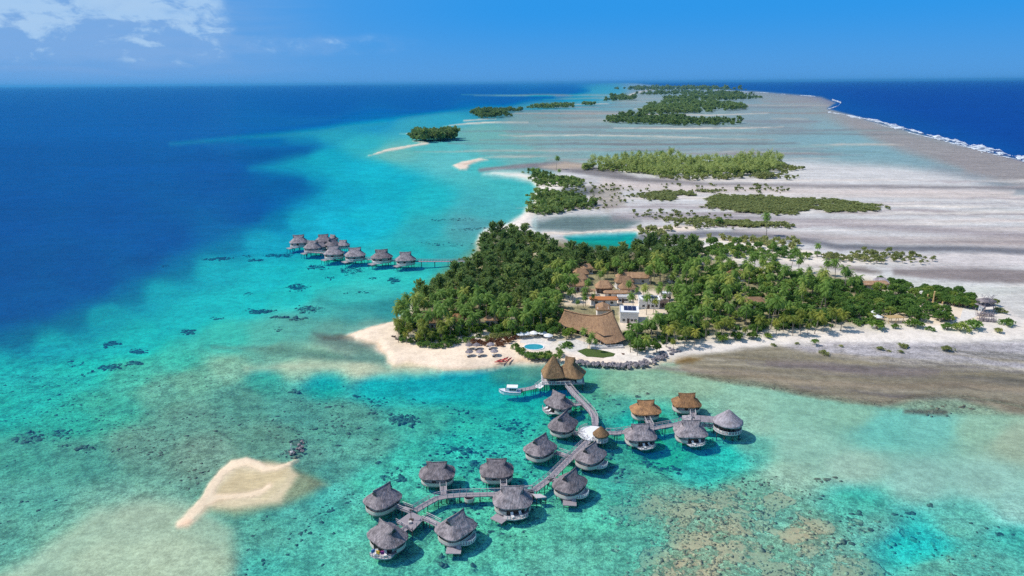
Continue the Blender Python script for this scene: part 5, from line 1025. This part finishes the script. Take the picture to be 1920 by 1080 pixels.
for x,y,w_ in ((880,654,'back row, left'),(894,654,'back row, middle'),(920,653,'back row, right'),(880,667,'front row, left'),(900,667,'front row, middle'),(927,666,'front row, right')):
    parasol(x,y,'thatched beach parasol in the %s of the six'%w_,'thatch_grey',1.55,2.5,'thatched parasols on the west beach',name='thatched_parasol',cone=.8)
    sunbed(x-2.5,y+1.8,100,'white sunbed under the thatched parasol in the %s of the six'%w_,group='sunbeds on the west beach')
sunbed(738,632,150,'dark sunbed alone on the sand by the western bushes, upper one','wood_dark'); sunbed(745,637,150,'dark sunbed alone on the sand by the western bushes, lower one','wood_dark')
# red kayaks drawn up on the sand
kr=random.Random(4)
for k,(x,y,a) in enumerate(((934,679,20),(938,676,28),(943,678,60),(946,674,50),(950,673,66),(953,676,58),(956,674,64))):
    e=empty('kayak',at(x,y,GH*.8+.05),R(a),s=.85,label='%s red kayak of the seven drawn up on the beach, counted from the west'%('first','second','third','fourth','fifth','sixth','seventh')[k],cat='kayak',group='red kayaks on the beach')
    b=MB(); xs=np.linspace(-1.9,1.9,11); vs=[]; n=8
    for x_ in xs:
        w_=.40*max(0.0,1-(abs(x_)/1.95)**2.2)+.02; up=.12*(abs(x_)/1.9)**3
        for q in range(n): an=2*math.pi*q/n; vs.append((x_,w_*math.cos(an),.25+up+.24*math.sin(an)*(.4+w_*1.5)))
    fs=[(i*n+q,i*n+(q+1)%n,(i+1)*n+(q+1)%n,(i+1)*n+q) for i in range(10) for q in range(n)]+[tuple(range(n-1,-1,-1)),tuple(range(10*n,11*n))]
    b.add(vs,fs).build('hull',M['red'],e,True); MB().box((.2,0,.47),(.9,.42,.10)).build('seat_well',M['dark'],e); MB().box((-.2,0,.6),(.08,.4,.3)).build('backrest',M['dark'],e)
# boulder walls
def boulder(seed):
    r=random.Random(seed); b=MB(); n,m_=8,5; vs=[(0,0,-.5)]; fs=[]
    for i in range(1,m_):
        th=math.pi*i/m_
        for k in range(n):
            a=2*math.pi*k/n+.3*i; j=r.uniform(.72,1.15); vs.append((.6*j*math.sin(th)*math.cos(a),.5*j*math.sin(th)*math.sin(a),-.5*j*math.cos(th)*.85))
    vs.append((0,0,.42)); 
    for k in range(n): fs.append((0,1+(k+1)%n,1+k)); fs.append((len(vs)-1,1+(m_-2)*n+k,1+(m_-2)*n+(k+1)%n))
    for i in range(m_-2):
        for k in range(n): fs.append((1+i*n+k,1+i*n+(k+1)%n,1+(i+1)*n+(k+1)%n,1+(i+1)*n+k))
    me=bpy.data.meshes.new('boulder'); me.from_pydata(vs,[],fs); me.materials.append(M['rock']); return me
BO=[boulder(s_) for s_ in range(6)]
def rocks(line,n,spread,label,group,s=(.7,1.7),z=.75):
    P=[at(x,y,z) for x,y in line]
    for k in range(n):
        p=along(P,rng.random())+Vector((rng.gauss(0,spread*.4),rng.gauss(0,spread*.5),rng.uniform(-.1,.25))); o=bpy.data.objects.new('boulder',rng.choice(BO)); COL.objects.link(o)
        q=rng.uniform(*s); o.location=p; o.scale=(q,q*rng.uniform(.8,1.2),q*rng.uniform(.7,1.1)); o.rotation_euler=(rng.uniform(-.4,.4),rng.uniform(-.4,.4),rng.uniform(0,6.28)); tag(o,label,'boulder',group)
rocks([(1082,676),(1100,682),(1140,684),(1175,684)],120,1.6,'grey boulder in the sea wall below the lawn','boulders below the lawn')
rocks([(1175,684),(1200,683),(1225,676),(1240,668),(1262,656)],110,2.2,'grey boulder in the wide eastern part of the sea wall','boulders in the eastern sea wall')
rocks([(985,668),(1000,672),(1030,672)],40,1.0,'grey boulder under the bushes of the pool bank','boulders under the pool bank',(.6,1.2))
rocks([(540,848),(556,848),(564,836),(575,824)],18,1.6,'dark wet boulder off the tip of the sand spit','boulders off the sand spit',(.4,1.2),.1)
e=empty('channel_marker',at(547,848,.3),0,'thin white marker post on the rocks at the spit end','post'); MB().tube([(0,0,-.8),(0,0,2.4)],.13,8).build('pole',M['white'],e); MB().box((0,0,2.5),(.5,.08,.4)).build('topmark',M['white'],e); MB().prism(ell(.5,.5,2,10),-.8,.25).build('base',M['concrete'],e)
# east end: carved posts, terrace, lookout of driftwood, stick fences
for x,y,h,l in ((1738,565,3.0,'first short ochre carved post by the hedge row'),(1749,568,5.2,'tallest ochre carved post by the hedge row'),(1756,566,3.2,'ochre carved post just right of the tallest one'),(1767,570,2.2,'ochre post left of the round-headed pair'),(1778,569,2.4,'left round-headed ochre post along the hedge row'),(1789,572,2.4,'right round-headed ochre post along the hedge row'),(1802,574,2.2,'last ochre post nearest the lookout tower')):
    e=empty('carved_post',at(x,y,GH),0,l,'post','ochre carved posts'); MB().tube([(0,0,-.5),(0,0,h*.35),(0,0,h*.5),(0,0,h*.8),(0,0,h)],[.30,.34,.26,.34,.28],8).build('shaft',M['ochre'],e); MB().tube([(0,0,h),(0,0,h+.25),(0,0,h+.55)],[.2,.42,.15],8).build('head',M['ochre'],e)
ground_sheet('terrace',[(1806,578),(1828,574),(1834,592),(1812,600),(1790,605),(1772,604),(1800,596)],GH+.05,M['patio'])
p=at(1845,584,GH); e=empty('lookout_tower',p,.2,'crooked driftwood lookout tower at the east tip of the island','tower')
for x in (-2.4,2.4):
    for y in (-2,2): MB().tube([(x*1.15,y*1.1,-.6),(x*.95,y,3.2),(x*1.05,y,5.6)],.17,6).build('post',M['wood_grey'],e)
MB().box((0,0,3.1),(6.2,5.0,.25)).build('platform',M['wood_grey'],e); r=random.Random(9)
house_roof(e,7.0,5.8,5.2,6.2,'thatch_grey',.8,sd=71)
b=MB()
for k in range(34): a=2*math.pi*k/34; b.tube([(3.0*math.cos(a),2.4*math.sin(a),3.2),(3.1*math.cos(a)+r.uniform(-.4,.4),2.5*math.sin(a)+r.uniform(-.4,.4),4.4+r.uniform(-.2,.5))],.07,4)
b.build('stick_railing',M['wood_grey'],e); b=MB()
for k in range(14): b.tube([(r.uniform(-3,3),r.uniform(-2.4,2.4),5.6),(r.uniform(-3.6,3.6),r.uniform(-3,3),7.4+r.uniform(0,1))],.07,4)
b.build('roof_sticks',M['wood_grey'],e); steps_mb((-3.2,-1,3.2),(-5.8,-3.2,0),1.2,9).build('stairs',M['white'],e)
for (x0,y0,x1,y1,n_,l) in ((1832,592,1864,594,60,'upper tangled driftwood fence below the lookout tower'),(1834,602,1868,604,70,'lower tangled driftwood fence at the tip of the sand')):
    a_,b_=at(x0,y0,GH),at(x1,y1,GH); e=empty('driftwood_fence',(a_+b_)/2,0,l,'fence'); d=(b_-a_); st_=MB(); rl=MB()
    for k in range(n_):
        q=d*(k/n_-.5)+Vector((0,r.uniform(-.9,.9),0)); st_.tube([q+Vector((0,0,-.3)),q+Vector((r.uniform(-.7,.7),r.uniform(-.4,.4),r.uniform(1.2,2.3)))],.08,4)
    for k in range(16):
        q=d*(r.random()-.5)*.9; rl.tube([q+Vector((-1.4,r.uniform(-.8,.8),r.uniform(.3,1.5))),q+Vector((1.4,r.uniform(-.8,.8),r.uniform(.3,1.5)))],.07,4)
    st_.build('stakes',M['wood_grey'],e); rl.build('cross_sticks',M['wood_grey'],e)
# ---------------------------------------------------------------- islets of the atoll rim: woods that read as one mass
def proto_palm(k):
    r=random.Random(500+k); V,F,tn=frond_crown(r,7.5+r.random()*2,13,3.6,4,1.2); return V,F,tn
def proto_bush(k,leaf=.8,n=10):
    r=random.Random(600+k); cl=[(r.gauss(0,1.1),r.gauss(0,1.1),1.0+r.random()*1.6,.9,r.random()) for _ in range(n)]; return clump_crown(r,cl,9,leaf,.6,.3)
def proto_tree(k):
    r=random.Random(700+k); cl=[(r.gauss(0,1.5),r.gauss(0,1.5),2.2+r.random()*4.5,1.2,r.random()) for _ in range(18)]; return clump_crown(r,cl,10,1.0,.5,.4)
PP=[proto_palm(k) for k in range(4)]; PBU=[proto_bush(k) for k in range(5)]; PTR=[proto_tree(k) for k in range(4)]
sr=np.random.RandomState(77)
def mass(name,polys,n,mix,label,mat='motu',s=(.55,1.5),z=.25,group=None,edge=True,grow=1.0,flat=1.0):
    """mix: list of (protos, share, scale)"""
    Vs,Fs,Ts=[],[],[]; off=0; tot=0; wts=[abs(sum(a[0]*b[1]-b[0]*a[1] for a,b in zip(p,p[1:]+p[:1]))) for p in polys]; W_=sum(wts)
    for poly,w in zip(polys,wts):
        xs=[p[0] for p in poly]; ys=[p[1] for p in poly]; need=int(n*w/W_)+1; c=0
        for _ in range(need*20):
            if c>=need: break
            x,y=sr.uniform(min(xs),max(xs)),sr.uniform(min(ys),max(ys))
            if not inpoly((x,y),poly): continue
            jk=min(1,max(0,(y-190)/150)); x+=sr.normal()*9*jk; y+=sr.normal()*1.5*jk
            q=at(x,y,z); f=fbm(np.array([q.x/40]),np.array([q.y/40]),33,3)[0]
            if edge and f<-.28: c+=.35; continue
            u=sr.rand(); acc=0
            for pr,sh,sc in mix:
                acc+=sh
                if u<=acc: break
            V,F,T_=pr[sr.randint(len(pr))]; k=sc*sr.uniform(*s)*(1+.5*f)*grow; a=sr.uniform(0,6.283); cs,sn=math.cos(a),math.sin(a)
            Vs.append(np.stack([(V[:,0]*cs-V[:,1]*sn)*k+q.x,(V[:,0]*sn+V[:,1]*cs)*k+q.y,V[:,2]*k*flat*sr.uniform(.85,1.15)+q.z],-1)); Fs.append(F+off); Ts.append(np.clip(T_*.6+sr.rand()*.4,0,1)); off+=len(V); c+=1
    V=np.concatenate(Vs); c=V.mean(0); c[2]=0; me=arrmesh(name,V-c,np.concatenate(Fs),np.concatenate(Ts),M[mat]); o=bpy.data.objects.new(name,me); COL.objects.link(o); o.location=c; tag(o,label,None,group,'stuff'); return o
mass('palm_grove',[[(1095,318),(1125,308),(1200,302),(1240,301),(1330,303),(1430,303),(1470,308),(1460,318),(1420,329),(1320,334),(1225,331),(1190,323),(1130,321)]],1100,[(PP,.6,.95),(PBU,.4,1.6)],'long dense palm grove islet across the pale flats',edge=False)
mass('scrub',[[(1440,312),(1490,308),(1530,313),(1500,318),(1470,322)],[(1400,331),(1460,328),(1490,333),(1430,337)],[(1215,331),(1300,334),(1420,334),(1300,338)]],130,[(PBU,1,1.1)],'thin scrub trailing off the east end of the palm grove islet','scrub')
mass('scrub',[[(1195,368),(1250,359),(1310,362),(1330,368),(1290,378),(1230,375),(1200,372)],[(1280,372),(1330,364),(1420,370),(1480,376),(1500,386),(1560,396),(1480,402),(1400,398),(1310,386)],[(1280,360),(1330,357),(1350,361),(1310,366)],[(1540,382),(1600,381),(1640,388),(1600,396),(1555,392)],[(1500,374),(1545,376),(1535,382),(1500,381)],[(1620,388),(1662,391),(1640,396)],[(1250,366),(1420,368),(1500,374),(1620,382),(1650,390),(1560,398),(1480,400),(1380,394),(1270,378)],[(1200,366),(1260,360),(1340,364),(1330,374),(1240,374)]],1700,[(PBU,.93,1.0),(PTR,.07,.5)],'long patchy yellow green scrub islet in the middle of the flats','scrub',flat=.42)
mass('scrub',[[(1230,412),(1300,409),(1345,413),(1420,418),(1480,422),(1400,425),(1310,418)]],170,[(PBU,1,.9)],'thin line of scrub on the flats nearest the island','scrub',flat=.45)
mass('low_scrub',[[(1050,345),(1140,345),(1200,350),(1240,360),(1200,372),(1110,395),(1050,392)],[(1190,395),(1300,400),(1380,408),(1300,412),(1180,410)],[(1250,420),(1500,426),(1500,432),(1280,428)],[(1600,470),(1740,480),(1700,490),(1620,486)],[(1220,345),(1480,350),(1480,360),(1260,358)]],330,[(PBU,1,.55)],'tiny tufts of scrub dotted over the white flats','scrub',edge=False)
mass('low_scrub',[[(1180,430),(1240,428),(1250,446),(1190,440)],[(1330,445),(1480,455),(1500,468),(1360,452)]],60,[(PBU,1,.9)],'tufts of scrub beside the turquoise pool','scrub',edge=False)
for poly,n_,l,gr,ki in (([(982,322),(1020,326),(1060,338),(1090,345),(1060,350),(1010,350),(1000,338)],70,'bushy green tree in the upper clump along the curved sand strip','upper clump on the sand strip',.55),([(1004,362),(1050,362),(1100,376),(1120,384),(1080,392),(1040,398),(1004,404),(998,392)],80,'bushy green tree in the lower clump along the curved sand strip','lower clump on the sand strip',.55)):
    plant('coastal_tree',BROAD+IRON[:2],poly,n_,4.5,l,'tree',gr,(ki*.8,ki*1.2),1,False,.5)
mass('low_scrub',[[(980,322),(1022,326),(1062,338),(1100,346),(1060,352),(1010,350),(998,338)],[(1002,362),(1050,362),(1105,376),(1130,386),(1080,394),(1040,400),(1002,405),(997,392)]],260,[(PBU,1,1.1)],'green scrub at the feet of the trees along the curved sand strip','motu')
for x,y in ((1000,331),(1012,328),(1025,366),(1010,372),(1047,346),(1050,330)): tree('coconut_palm',rng.choice(PALM),at(x,y,.5),'slim palm standing out of the clumps on the curved sand strip','palm tree','palms on the sand strip',.85)
for x,y,l in ((1240,303,'tall palm towering over the middle of the palm grove islet'),(1196,305,'left tall palm over the west end of the palm grove islet'),(1257,304,'palm just right of the tallest on the palm grove islet'),(1437,442,'solitary leaning palm by the dark channel'),(1043,318,'tiny lone palm on the tan sandbar')):
    tree('coconut_palm',rng.choice(PALM),at(x,y,.2),l,'palm tree',None,1.35)
mass('round_wood',[[(773,262),(790,256),(830,254),(853,258),(850,263),(800,265)]],170,[(PTR,1,2.0)],'round dark wood on the small islet off the white sand hook')
mass('far_wood',[[(882,212),(920,207),(975,206),(980,210),(940,213),(960,220),(900,223),(890,218)]],200,[(PTR,1,1.7)],'flat dark wood on the islet behind the round one')
mass('far_wood',[[(985,203),(1040,199),(1080,199),(1075,203),(1000,205)],[(1090,198),(1120,195),(1110,199)]],130,[(PTR,1,1.7)],'thin dark line of trees on the lagoon edge')
mass('far_wood',[[(1130,224),(1170,219),(1260,222),(1290,227),(1385,229),(1388,234),(1290,236),(1200,233),(1140,230)]],420,[(PTR,.7,1.5),(PBU,.3,2)],'near strip of the broad far wood on the flats')
mass('far_wood',[[(1195,212),(1225,196),(1260,191),(1330,192),(1390,199),(1410,204),(1360,210),(1300,213),(1230,215)]],600,[(PTR,.8,1.9),(PBU,.2,2.4)],'broadest green wood far out on the rim')
mass('far_wood',[[(1240,186),(1290,182),(1360,181),(1430,184),(1425,187),(1340,190),(1260,190)]],300,[(PTR,1,2.4)],'thin wood beyond the broadest one')
mass('far_wood',[[(1130,190),(1160,186),(1195,185),(1190,188),(1150,191)],[(1180,179),(1230,175),(1300,174),(1380,176),(1420,179),(1360,180),(1260,179)]],330,[(PTR,1,2.8)],'faint dark woods along the far rim')
mass('far_wood',[[(1150,168),(1240,164.5),(1330,166),(1400,170),(1300,170.5),(1200,171)]],260,[(PTR,1,4.5)],'last hazy trees where the rim meets the horizon')
# ---------------------------------------------------------------- surf on the outer reef
fm,t=newmat('foam'); tc=t.n('ShaderNodeTexCoord').outputs['Object']; n_=t.noise(tc,.35,4,.7)
fo=t.n('ShaderNodeBsdfPrincipled',i_Base_Color=t.mix(n_,(.62,.70,.78,1),(.86,.88,.90,1)),i_Roughness=.9,i_Normal=t.n('ShaderNodeBump',i_Strength=.8,i_Distance=.8,i_Height=n_))
th_=t.ss(t.m('ADD',t.m('MULTIPLY',t.noise(tc,.055,5,.7),.7),t.m('MULTIPLY',t.attr('st','Vector'),.0)),.27,.40)
t.out(t.n('ShaderNodeMixShader',i_0=th_,i_1=t.n('ShaderNodeBsdfTransparent').outputs[0],i_2=fo.outputs[0]))
def surf(pts,w0,w1,zt,label,seed,gap=.0):
    r=random.Random(seed); b=MB(); P=[(Vector((x,y,0)),w) for x,y,w in pts]; rows=[]; L=0
    for k in range(len(P)-1):
        n_=max(2,int((P[k+1][0]-P[k][0]).length/1.1))
        for i in range(n_):
            f=i/n_; q=P[k][0].lerp(P[k+1][0],f); w=P[k][1]*(1-f)+P[k+1][1]*f; rows.append((q,w,(P[k+1][0]-P[k][0]).normalized()))
    ph=[r.uniform(0,9) for _ in range(4)]; prev=None; vs=[];fs=[]
    for i,(q,w,d) in enumerate(rows):
        m_=.55+.45*math.sin(i*.06+ph[0])*math.sin(i*.023+ph[1])+.30*math.sin(i*.17+ph[2])+.18*math.sin(i*.41+ph[1])+r.uniform(-.14,.14)
        if m_<gap: prev=None; continue
        m_=max(.12,m_); x,y=q.x,q.y+.25*w*math.sin(i*.09+ph[3])
        a=at(x,y-w*w0*m_,0.06); c=at(x,y,0.06); e_=at(x,y+w*w1*m_*r.uniform(.85,1.15),0.06); c.z=zt*min(1,m_)
        base=len(vs); vs+=[a,c,e_]
        if prev is not None: fs+=[(prev,prev+1,base+1,base),(prev+1,prev+2,base+2,base+1)]
        prev=base
    c=sum(vs,Vector())/len(vs); c.z=0; b.add([v-c for v in vs],fs); o=b.build('surf',fm,None,True); o.location=c; tag(o,label,None,None,'stuff')
surf([(1180,163,.7),(1300,166.5,.8),(1420,173,.8),(1480,177,1.0),(1530,181,1.2)],.6,.6,2,'thin far line of surf on the outer reef',1,.35)
surf([(1560,186,1.6),(1577,191,2.4),(1572,198,2.2),(1553,205,2.2),(1553,210,1.6),(1575,214,1.6)],.6,.9,3,'surf wrapping round the far corner of the reef',2)
surf([(1570,212,1.2),(1600,218,1.6),(1650,228,2.4),(1700,242,3.0),(1760,257,3.6),(1830,275,4.4),(1920,296,5.2),(2060,332,7),(2300,395,9)],1.15,1.35,2.2,'long white breaker line along the ocean side of the reef',3,-.2)
surf([(1640,231,.9),(1700,247,1.5),(1770,264,2),(1850,285,2.6),(1920,303,3),(2060,340,4)],.6,.8,.5,'broken band of foam washing over the reef crest',4,.1)
# ---------------------------------------------------------------- undergrowth below the trees
def cover(poly,n,label):
    Vs,Fs,Ts=[],[],[]; off=0; xs=[p[0] for p in poly]; ys=[p[1] for p in poly]; c=0
    for _ in range(n*6):
        if c>=n: break
        x,y=sr.uniform(min(xs),max(xs)),sr.uniform(min(ys),max(ys))
        if not inpoly((x,y),poly) or any(inpoly((x,y),q) for q in CLEAR): continue
        q=at(x,y,GH-.2)
        if fbm(np.array([q.x/14]),np.array([q.y/14]),41,3)[0]<-.22: continue
        V,F,T_=PBU[sr.randint(5)]; k=sr.uniform(.35,.75); Vs.append(V*k+np.array([q.x,q.y,q.z])); Fs.append(F+off); Ts.append(np.clip(T_*.5+sr.rand()*.5,0,1)); off+=len(V); c+=1
    V=np.concatenate(Vs); cc=V.mean(0); cc[2]=0; o=bpy.data.objects.new('undergrowth',arrmesh('undergrowth',V-cc,np.concatenate(Fs),np.concatenate(Ts),M['bright'] if 'west' in label else M['broad'])); COL.objects.link(o); o.location=cc; tag(o,label,None,None,'stuff')
cover([(748,628),(760,600),(800,585),(905,590),(1040,575),(1045,625),(960,630),(930,632),(905,618),(880,630),(840,642),(790,642)],420,'leafy undergrowth beneath the west palms')
cover([(790,560),(815,520),(890,470),(910,450),(1010,456),(1300,472),(1300,505),(1080,512),(1050,570),(900,585)],420,'undergrowth beneath the ironwood wood')
cover([(1240,560),(1320,500),(1480,512),(1640,540),(1735,600),(1600,612),(1440,620),(1300,640),(1240,645),(1190,655),(1190,630),(1240,620)],620,'undergrowth beneath the middle and eastern wood')
